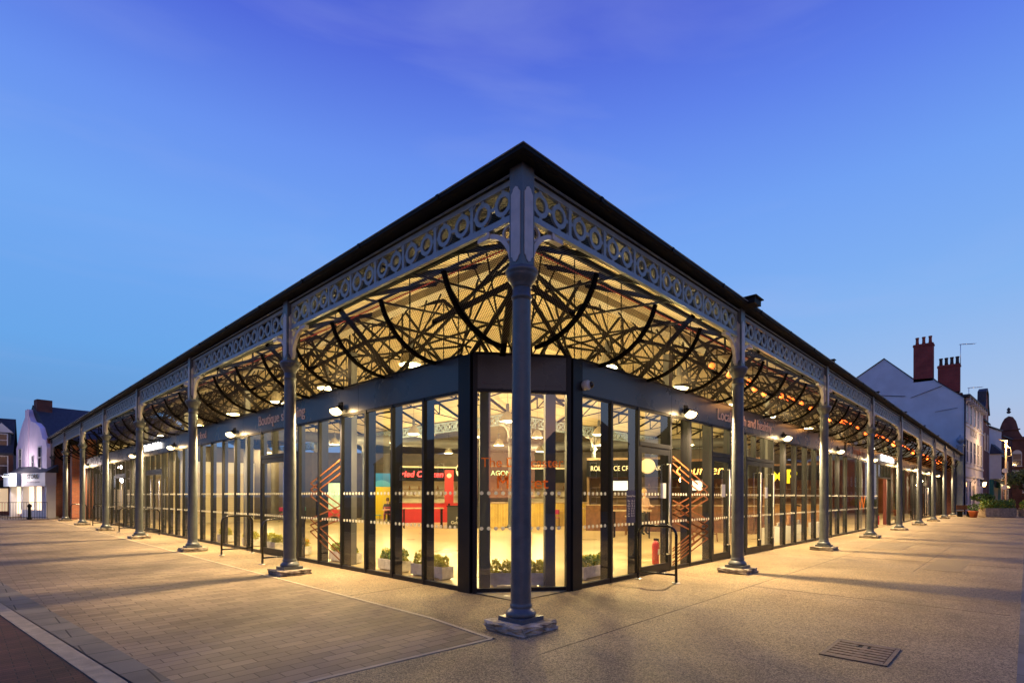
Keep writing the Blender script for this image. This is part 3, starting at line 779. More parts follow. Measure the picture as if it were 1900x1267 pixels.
b = MB(); b.lathe([(.16, 0), (.16, .03)], n=20); o = b.build('roundel', mat('dark_roundel', (.02, .02, .02), .4)); o.location = (20.3, 1.055, 3.5); o.rotation_euler = (R(90), 0, 0)
tag(o, 'dark round badge beside brown lettering on right fascia', 'sign')
sign('illuminated_sign', 'The Wool Market', .36, (1.03, 21.25, 3.45), ROT_L, M_whitesign, 'white backlit sign The Wool Market over the far left entrance', 1.0, ext=.02, bold=.006)
sign('illuminated_sign', 'The Wool Market', .42, (29.2, 1.03, 3.47), ROT_R, M_whitesign, 'white backlit sign The Wool Market over the open right entrance', 1.1, ext=.02, bold=.008)
o = text('window_lettering', 'The Doncaster', .21, (1.66, 1.52, 2.02), ROT_C, M_orange, ext=.001, xs=1.0)
tag(o, 'orange words The Doncaster on the chamfered corner window', 'window lettering')
o = text('window_lettering', 'Wool', .21, (1.55, 1.63, 1.80), ROT_C, M_orange, ext=.001); tag(o, 'orange word Wool on the chamfered corner window', 'window lettering')
o = text('window_lettering', 'Market', .27, (1.66, 1.52, 1.585+.12), ROT_C, M_orange, ext=.001, xs=1.05); tag(o, 'orange word Market lowest on the chamfered corner window', 'window lettering')
def zigzag(f, pts, m, name, label):
    b = MB(f)
    for o_ in (0, .14, .28):
        for (s0, z0), (s1, z1) in zip(pts[:-1], pts[1:]): b.bar((s0, WD-.009, z0+o_), (s1, WD-.009, z1+o_), .003, .032)
    o = b.build(name, m); tag(o, label, 'window sticker'); return o
zigzag(fL, [(6.12, 1.98), (7.5, 1.50), (6.12, 1.02), (7.5, .70), (6.12, .15)], M_rust, 'window_sticker', 'rust zigzag line sticker on glass right of the left shop door')
zigzag(fR, [(5.75, 2.05), (7.45, 1.45), (5.75, 1.0), (7.45, .55), (5.75, .1)], M_rust, 'window_sticker', 'rust zigzag line sticker on glass beside the first right door')
zigzag(fR, [(5.75, 1.15), (7.45, .70), (5.75, .15)], M_rust, 'window_sticker', 'lower rust chevron lines on glass beside the first right door')
for (x, lab) in ((23.4, 'large orange letter W on the glass left of the open entrance'), (33.4, 'large orange letter W on the glass right of the open entrance')):
    o = text('window_lettering', 'W', .9, (x, WD-.012, 1.2), ROT_R, M_orange, ext=.001, xs=1.6); tag(o, lab, 'window lettering')
# notices on doors
for i, (x, z, lab) in enumerate(((5.35, 1.62, 'white paper notice on the first right door'), (8.3, 1.65, 'white paper notice on the narrow right door by the column'), (11.25, 1.62, 'white paper notice on the double right doors'))):
    b = MB(); b.box(x-.105, x+.105, WD-.016, WD-.012, z-.15, z+.15); tag(b.build('notice', M_white), lab, 'notice')
b = MB(); b.box(3.98, 4.28, WD-.016, WD-.012, 1.02, 1.62); nb_ = b.build('opening_hours_sign', mat('navy_vinyl', (.03, .03, .09), .5)); tag(nb_, 'navy opening hours panel with small white text on right glass', 'sign')
tx = text('hours_text', 'Opening Times\n\nMon   10 - 5\nTue   10 - 5\nWed   10 - 6\nThu   10 - 8\nFri   10 - 8\nSat   10 - 8\nSun   10 - 4', .048, (4.13, WD-.019, 1.33), ROT_R, M_dot, ext=.0005, parent=nb_)

# ------------------------------------------------------------------ wall lamps
def make_wall_lamp():
    r = empty('wall_lamp')
    b = MB(); b.box(-.07, .07, -.02, .0, -.02, .16); b.bar((0, -.01, .10), (0, -.10, .05), .04); b.build('bracket', M_black, r)
    M = Matrix.Translation((0, -.09, 0)) @ Matrix.Rotation(R(-38), 4, 'X')
    b = MB(); b.box(-.15, .15, -.066, .066, -.02, .012, M); b.build('housing', M_black, r)
    b = MB(); b.box(-.145, .145, -.064, .064, -.046, -.021, M)
    b.lathe([(.115, -.005), (.125, -.03), (.11, -.075), (.07, -.11), (.02, -.125)], (0, -.11), 16); b.build('lens', M_bulbw, r)  # bright dome added below the flat lens to imitate the lamp's glare
    l2 = bpy.data.lights.new('wall_lamp_spill', 'POINT'); l2.energy = 12; l2.color = (1, .66, .30); l2.shadow_soft_size = .03
    q2 = bpy.data.objects.new('wall_lamp_spill', l2); sc.collection.objects.link(q2); q2.parent = r; q2.location = (0, -.30, .0)
    ld = bpy.data.lights.new('wall_lamp_light', 'SPOT'); ld.energy = WALL_LAMP_W; ld.color = LAMPC; ld.spot_size = R(164); ld.spot_blend = .95; ld.shadow_soft_size = .06
    l = bpy.data.objects.new('wall_lamp_light', ld); sc.collection.objects.link(l); l.parent = r; l.location = (0, -.34, -.15); l.rotation_euler = (R(-8), 0, 0)
    return r
proto = make_wall_lamp(); used = False
Lz = 3.27
ordn = ['first', 'second', 'third', 'fourth', 'fifth', 'sixth', 'seventh', 'eighth']
for side, S, n in (('L', SL, 6), ('R', SR, 8)):
    for k in range(1, n+1):
        o = proto if not used else copy_tree(proto); used = True
        s = S*k-(.08 if side == 'R' else 0)
        o.location = (s, WD-.04, Lz) if side == 'R' else (WD-.04, s, Lz)
        o.rotation_euler = (0, 0, 0 if side == 'R' else R(-90))
        tag(o, 'bright floodlight on the %s fascia behind the %s column from the corner' % ('right' if side == 'R' else 'left', ordn[k-1]), 'wall lamp', 'floodlights along the fascia')

# cctv
r = empty('security_camera', (2.62, 1.06, 3.30), 0, 'white dome security camera on the fascia next to the corner', 'security camera')
b = MB(); b.lathe([(.075, 0), (.08, .03), (.08, .10), (.06, .13)], n=18); q = b.build('housing', M_white, r); q.rotation_euler = (R(90), 0, 0)
b = MB(); b.lathe([(.055, 0), (.055, .02), (.045, .045), (.02, .06)], n=16); q = b.build('lens', mat('cctv_lens', (.01, .01, .012), .08), r); q.location = (.03, -.115, 0); q.rotation_euler = (R(80), 0, R(35))

# ------------------------------------------------------------------ pendants
def make_pendant():
    r = empty('pendant_lamp')
    b = MB(); b.tube([(0, 0, .62), (0, 0, 2.2)], .006, 5); b.build('cable', M_black, r)
    b = MB(); b.lathe([(.055, .36), (.06, .38), (.06, .60), (.03, .63)], n=14); b.build('gear_housing', M_intcol, r)
    b = MB(); b.lathe([(.275, 0), (.26, .03), (.235, .12), (.18, .22), (.11, .30), (.05, .36)], n=24); b.build('shade', mat('aluminium_shade', (.42, .38, .30), .45, metal=.4), r)
    b = MB(); b.lathe([(.245, -.012), (.245, .004)], n=24); b.build('lens', M_pend, r)
    return r
pp = make_pendant(); used = False
pts = [(2.95, 6.3, 1), (2.9, 10.3, 1), (2.85, 13.7, 0), (2.85, 17.5, 1), (2.85, 22, 0), (2.9, 28, 1), (6.3, 3.05, 1), (9.75, 2.95, 1), (13.6, 2.95, 0), (17.2, 2.95, 1), (22, 2.95, 0), (28, 2.95, 1), (36, 3, 1), (46, 3, 1),
       (3.9, 3.9, 1), (9.3, 9.3, 1), (9.3, 15, 1), (15, 9.3, 1), (9.3, 22, 1), (22, 8.5, 1), (15.5, 16, 1), (17, 22, 1), (30, 8.5, 1), (9, 30, 1), (12, 14, 0), (14, 12, 0), (11, 19, 0), (19, 12, 0), (13, 22, 0), (20, 17, 0)]
for i, (x, y, lit) in enumerate(pts):
    o = pp if not used else copy_tree(pp); used = True
    zz = 4.58 if i < 14 else 4.2
    o.location = (x, y, zz)
    wh = ('along the left glass wall' if i < 6 else 'along the right glass wall' if i < 14 else 'over the middle of the hall')
    tag(o, 'lit bell-shaped metal pendant lamp hanging %s' % wh, 'pendant lamp', 'pendant lamps '+wh)
    if lit:
        ld = bpy.data.lights.new('pendant_light', 'POINT'); ld.energy = PENDANT_W*((1.0 if min(x, y) > 0 and max(x, y) < 12 else .30) if i < 14 else .55); ld.color = WARM; ld.shadow_soft_size = .12
        l = bpy.data.objects.new('pendant_light', ld); sc.collection.objects.link(l); l.parent = o; l.location = (0, 0, -.22)

# ------------------------------------------------------------------ festoon
fest_mat = M_fest
for k in range(1, 8):
    r = empty('string_lights', (SR*k, .62, 0), 0, 'string of orange festoon bulbs in the %s bay beyond the first right column' % ordn[k-1], 'string lights', 'festoon strings under the right canopy')
    pts_ = []
    for i in range(9):
        t = i/8; pts_.append((SR*t, .18*math.sin(i*1.9), 4.42-.20*math.sin(math.pi*t)))
    b = MB(); b.tube(pts_, .006, 5); b.build('cable', M_black, r)
    for i in range(8):
        a = Vector(pts_[i]).lerp(Vector(pts_[i+1]), .5)
        b = MB(); b.lathe([(.018, -.05), (.052, -.02), (.062, .02), (.038, .06), (.014, .08)], n=10); q = b.build('bulb', fest_mat, r); q.location = (a.x, a.y, a.z-.10)
        b2 = MB(); b2.lathe([(.016, .08), (.016, .115)], n=8); b2.build('holder', M_black, q)
    ld = bpy.data.lights.new('festoon_light', 'POINT'); ld.energy = 45; ld.color = (1, .42, .10); ld.shadow_soft_size = .3
    l = bpy.data.objects.new('festoon_light', ld); sc.collection.objects.link(l); l.parent = r; l.location = (SR/2, 0, 4.05)

# ------------------------------------------------------------------ barriers
def make_hoop():
    r = empty('hoop_barrier'); rr = .16; h = .98; w = .74
    pts_ = [(0, 0, 0), (0, 0, h-rr)]+[(0, rr-rr*math.cos(t*math.pi/8*1), h-rr+rr*math.sin(t*math.pi/8)) for t in range(1, 4)]+[(0, rr, h), (0, w-rr, h)]
    pts_ += [(0, w-rr+rr*math.sin(t*math.pi/8), h-rr+rr*math.cos(t*math.pi/8)) for t in range(1, 4)]+[(0, w, h-rr), (0, w, 0)]
    b = MB(); b.tube(pts_, .024, 12); b.tube([(0, 0, .14), (0, w, .14)], .018, 10); b.build('rail', M_black_gloss, r)
    for y in (0, w):
        b = MB(); b.lathe([(.07, .0), (.07, .008), (.03, .012)], (0, y), 16); b.build('foot_plate', M_steel, r)
    return r
M_black_gloss = mat('black_gloss_paint', (.010, .010, .012), .22)
hp = make_hoop(); used = False
for (x, y, rz, lab) in ((4.22, .24, 0, 'black hoop barrier right of the corner beside the first right door'),
                   (.20, 10.5, -90, 'black hoop barrier left of the left shop door'), (.20, 7.9, -90, 'black hoop barrier behind the first left column by the shop door'),
                   (.20, 19.7, -90, 'black hoop barrier at near side of the far left entrance'), (.20, 22.7, -90, 'black hoop barrier at far side of the far left entrance'),
                   (.20, 26.0, -90, 'black hoop barrier before the last left doors'), (.20, 28.8, -90, 'black hoop barrier beyond the last left doors'),
                   (.20, 36.2, -90, 'black hoop barrier farthest along the left brick wall')):
    o = hp if not used else copy_tree(hp); used = True
    o.location = (x, y, 0); o.rotation_euler = (0, 0, R(rz)); tag(o, lab, 'barrier', 'hoop barriers by the doors')

# ------------------------------------------------------------------ plants
def leafmat(name, c1, c2):
    return vinyl(name, c2, .4) if 'yellow' in name else mat(name, c1, .5, col2=c2, vscale=9)
M_leaf = leafmat('leaf_green', (.06, .17, .015), (.20, .34, .04)); M_leafy = leafmat('leaf_yellow', (.22, .30, .03), (.48, .46, .06))
M_leafd = leafmat('leaf_dark', (.02, .045, .012), (.06, .10, .025)); M_flower = mat('orange_flower', (.75, .20, .03), .6, col2=(.8, .45, .05), vscale=20)
def foliage(b, cx, cy, cz, rx, ry, rz_, n, ls, rnd, cur=None):
    for i in range(n):
        a = rnd.uniform(0, 6.283); u = rnd.uniform(-1, 1); rr_ = rnd.uniform(.35, 1)**.5
        q = math.sqrt(1-u*u); p = Vector((cx+rx*rr_*q*math.cos(a), cy+ry*rr_*q*math.sin(a), cz+rz_*rr_*u))
        d = Vector((rnd.uniform(-1, 1), rnd.uniform(-1, 1), rnd.uniform(-.2, 1))).normalized(); s_ = d.cross(Vector((rnd.uniform(-1, 1), rnd.uniform(-1, 1), rnd.uniform(-1, 1)))).normalized()
        l = ls*rnd.uniform(.6, 1.4)
        if cur: b.cur = rnd.choice(cur)
        b.add([p-s_*l*.28, p+d*l*.5, p+s_*l*.28, p-d*l*.5], [(0, 1, 2, 3)])
def planter(x, y, rz, ln, seed, label, mats=(None,), yellow=False, flower=False, m_box=None, h=.23, w=.26, ph=.17):
    r = empty('planter', (x, y, .012), rz, label, 'planter', 'planters behind the glass' if m_box is None else None)
    b = MB(); t = .02
    b.box(-ln/2, ln/2, -w/2, -w/2+t, .03, h); b.box(-ln/2, ln/2, w/2-t, w/2, .03, h); b.box(-ln/2, -ln/2+t, -w/2+t, w/2-t, .03, h); b.box(ln/2-t, ln/2, -w/2+t, w/2-t, .03, h)
    b.box(-ln/2+t, ln/2-t, -w/2+t, w/2-t, .031, .05)
    for sx in (-1, 1): b.box(sx*(ln/2-.08)-.03, sx*(ln/2-.08)+.03, -w/2+.02, w/2-.02, 0, .03)
    b.build('trough', m_box or mat('whitewashed_timber', (.74, .70, .62), .7, var=.2, vscale=9, bump=.3), r, bevel=.003)
    b = MB(); b.box(-ln/2+t, ln/2-t, -w/2+t, w/2-t, .05, h-.03); b.build('soil', M_soil, r)
    b = MB(); rnd = random.Random(seed)
    n = max(3, int(ln/.16))
    for i in range(n):
        cx = -ln/2+ln*(i+.5)/n+rnd.uniform(-.02, .02)
        foliage(b, cx, rnd.uniform(-.03, .03), h+ph*.42, .10*max(1, ph/.25), w*.42, ph*rnd.uniform(.65, 1.0), 130, .075*max(1, ph/.3), rnd, (0, 0, 1) + ((2,) if flower else ()))
    b.build('plants', [M_leafy if yellow else M_leaf, M_leafy, M_flower], r, recalc=False)
    return r
for i, (x, y, rz, ln, ye, fl_, lab) in enumerate((
    (1.62, 3.75, 90, .95, 1, 0, 'white planter of yellow-green leaves nearest the corner behind left glass'), (1.62, 4.95, 90, .8, 0, 0, 'white planter of leafy plants second from the corner behind left glass'),
    (1.62, 6.9, 90, 1.0, 0, 0, 'white planter behind the rust zigzag sticker'), (1.62, 9.1, 90, .6, 1, 1, 'white planter with orange flowers behind the left shop door'),
    (1.62, 10.8, 90, .8, 1, 0, 'white planter with yellow leaves behind the left hoop barrier'), (1.62, 12.4, 90, .8, 1, 0, 'white planter left of the left hoop barrier behind glass'),
    (1.62, 14.6, 90, .8, 1, 0, 'white planter behind the glass beyond the second left column'),
    (2.05, 1.95, -45, .95, 1, 0, 'white planter behind the chamfered corner window'), (3.75, 1.65, 0, .95, 0, 0, 'white planter behind the first right window'))):
    planter(x, y, R(rz), ln, i, lab, yellow=ye, flower=fl_)

# ------------------------------------------------------------------ interior stalls
def kiosk(x, y, rz, w, d, h, label, body, counter, fascia=None, top=1.1):
    r = empty('market_stall', (x, y, .012), R(rz), label, 'market stall')
    b = MB(); b.box(-w/2, w/2, d-.1, d, 0, h); b.box(-w/2, -w/2+.1, .6, d-.1, 0, h); b.box(w/2-.1, w/2, .6, d-.1, 0, h); b.box(-w/2, w/2, .5, d, h, h+.1)
    b.build('back_wall', body, r)
    b = MB(); b.box(-w/2, w/2, 0, .5, 0, top); b.build('counter', counter, r)
    b = MB(); b.box(-w/2-.03, w/2+.03, -.04, .54, top, top+.04); b.build('worktop', M_timber, r)
    b = MB(); b.box(-w/2, w/2, .42, .499, h-.75, h); f_ = b.build('fascia_board', fascia or M_black, r)
    b = MB()
    for i in range(int(w/.28)):
        xx = -w/2+.25+i*.28; b.lathe([(.05, 0), (.055, .12), (.03, .2), (.02, .26)], (xx, d-.25), 8, 1.5+(.35 if i % 2 else 0))
    b.build('bottles', mat('warm_bottles', (.5, .28, .08), .3, col2=(.15, .06, .02), vscale=15), r)
    b = MB(); b.box(-w/2+.15, w/2-.15, d-.35, d-.1, 1.44, 1.48); b.box(-w/2+.15, w/2-.15, d-.35, d-.1, 1.9, 1.93); b.build('shelf', M_timber, r)
    b = MB(); b.box(-w/2+.3, w/2-.3, .7, .78, h-.12, h-.06); b.build('strip_light', mat('stall_strip_light', (1, .8, .5), .4, emit=(1, .72, .38), estr=7), r)
    return r
def kface(x, y):      # rotation so the counter faces the camera corner
    return math.degrees(math.atan2(y+4, x+4))-90
M_red = mat('red_gloss_panel', (.40, .015, .02), .35, var=.1); M_brown = mat('brown_timber_cladding', (.16, .07, .03), .6, var=.35, vscale=6)
def slatmat():
    m = brickmat('bamboo_slats', (.80, .60, .16), (.66, .46, .11), (.14, .08, .02), .055, 5.0, .006, .5, False, .8, .15, 3); return m
M_bamboo = slatmat()
k1 = kiosk(14.2, 20.1, -32, 4.4, 2.2, 3.1, 'fried chicken stall with red counter and black fascia at the back', M_cream, M_red)
text('sign_lettering', 'Fried Chicken', .46, (-.6, .40, 2.73), ROT_R, M_redneon, ext=.01, parent=k1, shear=.2, bold=.01)
k2 = kiosk(18.0, 14.8, -48, 3.4, 2.4, 3.0, 'pizza stall with dark front right of the red counter', M_cream, mat('charcoal_board', (.03, .028, .026), .6))
# rustic pizza board + round sign
r = empty('menu_board', (11.9, 14.7, .012), R(-42), 'black freestanding board lettered The Rustic Pizza co. before the red stall', 'sign board')
b = MB(); b.box(-.75, .75, 0, .35, 0, 1.02); b.build('board', mat('charcoal_board', (.03, .028, .026), .6), r)
b = MB(); b.box(-.8, .8, -.03, .38, 1.02, 1.05); b.build('top', M_black, r)
text('board_lettering', 'The\nRustic\nPizza co.\nGelato Station', .2, (.0, -.008, .55), ROT_R, M_dot, ext=.003, parent=r)
r = empty('hanging_sign', (12.6, 15.4, 2.75), R(-42), 'round white hanging pizza sign with black band', 'sign')
b = MB(); b.lathe([(.44, 0), (.44, .05)], n=28); q = b.build('disc', mat('cream_disc', (.75, .68, .5), .5), r); q.rotation_euler = (R(90), 0, 0)
b = MB(); b.box(-.40, .40, -.062, -.052, -.12, .08, Matrix.Rotation(R(14), 4, 'Y')); b.build('band', M_black, r)
text('disc_lettering', 'The Rustic', .17, (0, -.06, .17), ROT_R, M_redneon, ext=.003, parent=r, shear=.2)
text('disc_lettering', 'Pizza co.', .15, (0, -.07, -.02), (R(90), R(14), 0), M_dot, ext=.003, parent=r, shear=.2)
b = MB(); b.tube([(0, -.02, .43), (0, -.02, 1.6)], .01, 6); b.build('rod', M_black, r)
# red totem
r = empty('totem_sign', (14.0, 18.3, .012), R(-38), 'tall red totem sign with a white roundel beside the red counter', 'sign')
b = MB(); b.box(-.24, .24, 0, .12, 1.1, 2.9); b.build('panel', M_red, r); b = MB(); b.box(-.05, .05, .02, .1, 0, 1.1); b.build('post', M_black, r)
b = MB(); b.lathe([(.13, 0), (.13, .02)], n=18); q = b.build('roundel', M_dot, r); q.location = (0, -.004, 2.6); q.rotation_euler = (R(90), 0, 0)
# blue stall with yellow door
r = empty('market_stall', (14.8, 26.9, .012), R(-32), 'blue painted stall with yellow door at the back left of the hall', 'market stall')
b = MB(); b.box(-.7, 1.5, 0, 2.4, 0, 3.0); b.build('wall', mat('turquoise_wall', (.008, .20, .62), .6, var=.1), r)
b = MB(); b.prism([(1.6*math.cos(t*math.pi/12), 1.35+1.2*math.sin(t*math.pi/12)) for t in range(13)], lambda x, z: (x*.6+.4, -.012, z), lambda x, z: (x*.6+.4, -.004, z)); b.build('mural', mat('pale_blue_mural', (.06, .38, .75), .6), r)
b = MB(); b.box(.0, 1.0, -.05, -.013, 0, 2.1); b.build('door', mat('yellow_door', (.75, .55, .01), .45), r)
b = MB(); b.box(.9, .95, -.09, -.05, .95, 1.1); b.build('door_handle', M_black, r)
# poster & cream screens on the left side
r = empty('poster_board', (9.8, 23.5, .012), R(-25), 'pale blue framed poster board with red base seen through left glass', 'poster')
b = MB(); b.box(-.7, .7, 0, .08, .3, 2.3); b.build('frame', M_black, r); b = MB(); b.box(-.6, .6, -.01, -.001, .75, 2.2); b.build('sheet', mat('pale_poster', (.35, .55, .55), .5, var=.2), r)
b = MB(); b.box(-.6, .6, -.01, -.001, .36, .74); b.build('red_band', M_red, r)
for i, (x, y, w_) in enumerate(((5.2, 27.5, 4.0), (3.4, 35.3, 4.4))):
    r = empty('roller_shutter', (x, y, .012), R(-12), 'closed cream roller shutter stall front %s' % ('nearer behind the left glass' if i == 0 else 'farthest behind the left glass'), 'shutter')
    b = MB(); b.box(-w_/2, w_/2, .02, .5, 0, 2.7); b.build('frame', M_cream, r)
    b = MB()
    for q in range(26): b.box(-w_/2+.15, w_/2-.15, -.01, .018, .02+q*.1, .10+q*.1)
    b.build('slats', mat('shutter_slats', (.55, .47, .33), .5), r); b = MB(); b.box(-w_/2, w_/2, -.02, .5, 2.7, 3.3); b.build('header', M_white, r)
# bamboo counter
def counter(x0, y0, x1, y1, h, m, label, name='counter', sink=M_timber):
    a = Vector((x0, y0, 0)); c = Vector((x1, y1, 0)); d = (c-a); r = empty(name, ((x0+x1)/2, (y0+y1)/2, .012), math.atan2(d.y, d.x), label, 'counter')
    ln = d.length; b = MB(); b.box(-ln/2, ln/2, 0, .6, 0, h); b.build('front', m, r); b = MB(); b.box(-ln/2-.03, ln/2+.03, -.04, .64, h, h+.05); b.build('worktop', sink, r); return r
counter(12.9, 13.9, 19.6, 11.7, 1.15, M_bamboo, 'long counter clad in yellow bamboo slats behind the corner window')
k3 = kiosk(19.5, 17.5, -52, 6.0, 2.4, 3.3, 'noodle stall with green dragon sign behind the bamboo counter', mat('dim_stall_wall', (.18, .12, .07), .7, var=.3), M_brown)
text('sign_lettering', 'DRAGON', .42, (-2.0, .38, 2.9), ROT_R, mat('green_white_sign', (.6, .9, .6), .5, emit=(.35, .9, .35), estr=.8), ext=.01, parent=k3)
k4 = kiosk(21.5, 11.4, -62, 3.6, 2.0, 3.2, 'food stall with green lettering right of the bamboo counter', M_cream, M_brown, M_intcol)
text('sign_lettering', 'FOOD', .36, (-1.1, .38, 2.45), ROT_R, mat('green_sign', (.1, .8, .1), .5, emit=(.1, .8, .12), estr=2), ext=.01, parent=k4)
k5 = kiosk(15.6, 8.2, -58, 3.6, 2.2, 3.1, 'ice cream bar with brown timber counter seen through right glass', mat('dim_stall_wall', (.18, .12, .07), .7, var=.3), M_brown)
text('sign_lettering', 'ROLLED ICE CREAM & SHAKES', .30, (0, .39, 2.72), ROT_R, mat('cream_lettering', (.8, .72, .5), .5, emit=(.8, .7, .45), estr=.5), ext=.01, parent=k5, xs=.8)
text('sign_lettering', 'ALIGHT BAR', .24, (-.4, 1.9, 2.0), ROT_R, mat('cream_lettering', (.8, .72, .5), .5), ext=.01, parent=k5)
k6 = kiosk(17.2, 5.3, -72, 4.2, 2.0, 3.0, 'warm dark wood bar with yellow lit sign behind right glass', M_brown, M_brown)
text('sign_lettering', 'Counter', .55, (-.5, .38, 2.6), ROT_R, mat('amber_lettering', (1, .6, .15), .5, emit=(1, .55, .12), estr=3), ext=.01, parent=k6, shear=.25)
k7 = kiosk(24.5, 5.6, -78, 6.0, 2.0, 3.1, 'stall with big yellow letters behind the right double doors', M_brown, mat('tan_counter', (.45, .25, .10), .6, var=.3))
text('sign_lettering', 'VAMP', 1.0, (.2, .36, 2.5), ROT_R, mat('yellow_lettering', (.85, .70, .02), .5, emit=(.9, .72, .02), estr=.8), ext=.02, parent=k7, bold=.02)
# vintage globe lamps (bare bulbs behind right glass)
for i, (x, y, z) in enumerate(((9.2, 2.6, 1.95), (11.2, 3.0, 1.82), (12.0, 2.0, 1.98))):
    r = empty('filament_lamp', (x, y, z), 0, ('amber filament bulb hanging behind the rust sticker, left of the pair', 'amber filament bulb hanging behind the rust sticker, right of the pair', 'amber filament bulb hanging just left of the first right column')[i], 'lamp', 'hanging filament bulbs')
    b = MB(); b.lathe([(.02, -.07), (.05, -.04), (.06, 0), (.045, .05), (.02, .08)], n=14); b.build('bulb', mat('amber_bulb', (1, .6, .2), .4, emit=(1, .58, .14), estr=45), r)
    b = MB(); b.tube([(0, 0, .08), (0, 0, 3.0)], .006, 5); b.build('cable', M_black, r)
# high tables / railings
def table(x, y, rz, ln, h, label):
    r = empty('high_table', (x, y, .012), R(rz), label, 'table')
    b = MB(); b.box(-ln/2, ln/2, -.3, .3, h-.05, h); b.build('tabletop', M_timber, r, bevel=.004)
    for sx in (-1, 1):
        b = MB(); b.bar((sx*(ln/2-.08), -.24, 0), (sx*(ln/2-.08), -.24, h-.05), .05); b.bar((sx*(ln/2-.08), .24, 0), (sx*(ln/2-.08), .24, h-.05), .05); b.bar((sx*(ln/2-.08), -.24, .12), (sx*(ln/2-.08), .24, .12), .035); b.build('leg', M_black, r)
    return r
table(10.7, 16.2, -32, 1.9, .95, 'dark high table in front of the red counter'); table(15.9, 10.4, -50, 1.6, .95, 'dark high table before the bamboo counter')
table(12.6, 6.2, -60, 1.4, 1.0, 'high table beside the ice cream bar'); table(18.6, 4.0, -75, 1.5, 1.0, 'high timber table behind the right double doors')
def stool(x, y, label):
    r = empty('bar_stool', (x, y, .012), random.uniform(0, 3), label, 'stool', 'bar stools')
    b = MB(); b.lathe([(.17, .70), (.18, .72), (.17, .75)], n=16); b.build('seat', M_timber, r)
    for k in range(4):
        a = k*math.pi/2+.78; b = MB(); b.bar((.10*math.cos(a), .10*math.sin(a), .70), (.2*math.cos(a), .2*math.sin(a), 0), .035); b.build('leg', M_brown, r)
    b = MB(); 
    for k in range(4):
        a, c = k*math.pi/2+.78, (k+1)*math.pi/2+.78; b.bar((.172*math.cos(a), .172*math.sin(a), .25), (.172*math.cos(c), .172*math.sin(c), .25), .02)
    b.build('footrest', M_brown, r)
stool(12.3, 3.9, 'dark wooden bar stool behind the rust sticker'); stool(13.1, 3.4, 'wooden bar stool right of the rust sticker'); stool(13.6, 6.9, 'wooden bar stool by the ice cream bar'); stool(17.6, 3.6, 'wooden bar stool by the double doors table')
# cafe tables with chairs
M_tabtop = mat('pale_table_top', (.55, .42, .26), .45, var=.2, vscale=4)
def cafe_table(x, y, label):
    r = empty('cafe_table', (x, y, .012), 0, label, 'table', 'cafe tables on the hall floor')
    b = MB(); b.lathe([(.36, .72), (.37, .735), (.36, .75)], n=20); b.build('tabletop', M_tabtop, r)
    b = MB(); b.lathe([(.22, 0), (.22, .02), (.035, .05), (.035, .72)], n=12); b.build('pedestal', M_black, r)
def cafe_chair(x, y, rz, m, label):
    r = empty('cafe_chair', (x, y, .012), R(rz), label, 'chair', 'cafe chairs on the hall floor')
    b = MB(); b.box(-.2, .2, -.2, .2, .43, .455); b.build('seat', m, r)
    b = MB(); b.box(-.2, .2, .18, .2, .62, .84); b.build('backrest', m, r)
    for sx in (-.18, .18):
        b = MB(); b.bar((sx, .19, 0), (sx, .19, .84), .022); b.build('leg', M_black, r); b = MB(); b.bar((sx, -.18, 0), (sx, -.18, .43), .022); b.build('leg', M_black, r)
ch_m = (('teal', mat('teal_seat', (.02, .25, .22), .5)), ('magenta', mat('magenta_metal', (.35, .02, .10), .5)), ('timber', M_timber))
for i, (x, y, near) in enumerate(((15.0, 22.2, 'the yellow door'), (12.2, 21.4, 'the high table'), (17.6, 19.6, 'the red counter'), (16.6, 13.0, 'the bamboo counter'), (19.6, 9.2, 'the ice cream bar'), (11.0, 25.0, 'the poster board'), (20.6, 7.2, 'the yellow letters'), (9.0, 26.6, 'the cream shutter'))):
    cafe_table(x, y, 'round pale cafe table nearest %s' % near)
    for j, a in enumerate((20, 140, 260)):
        nm_, m_ = ch_m[(i+j) % 3]; t_ = R(a+i*31)
        cafe_chair(x+.62*math.sin(t_), y-.62*math.cos(t_)*-1, -a-i*31 if False else math.degrees(-t_), m_, '%s cafe chair at the round table nearest %s' % (nm_, near))
for i, (x, y, rz, lab) in enumerate(((13.2, 15.9, -40, 'lit menu screen over the pizza stall'), (16.6, 9.2, -58, 'lit menu screen in the ice cream bar'), (18.2, 6.1, -72, 'lit menu screen in the dark wood bar'))):
    r_ = empty('menu_screen', (x, y, 1.75), R(rz), lab, 'screen'); b = MB(); b.box(-.42, .42, 0, .05, 0, .5); b.build('case', M_black, r_)
    b = MB(); b.box(-.39, .39, -.004, -.001, .03, .47); b.build('display', mat('menu_glow', (.8, .75, .6), .4, emit=(1, .88, .66), estr=1.6, var=.5, vscale=12), r_)
# big duct and bulkhead high at the back of the hall
b = MB(); b.tube([(4, 24.5, 4.6), (20, 19, 4.6), (26, 8, 4.6)], .28, 12); o = b.build('ventilation_duct', M_intcol); tag(o, 'grey ventilation duct hanging high across the back of the hall', 'duct')
# speaker/barrel style wall clock disc
b = MB(); b.lathe([(.28, 0), (.28, .06), (.24, .08)], n=28); o = b.build('round_sign', mat('cream_disc', (.75, .68, .5), .5)); o.location = (13.2, 5.9, 2.62); o.rotation_euler = (R(90), 0, R(-60)); tag(o, 'round cream hanging sign seen through the first right door', 'sign')
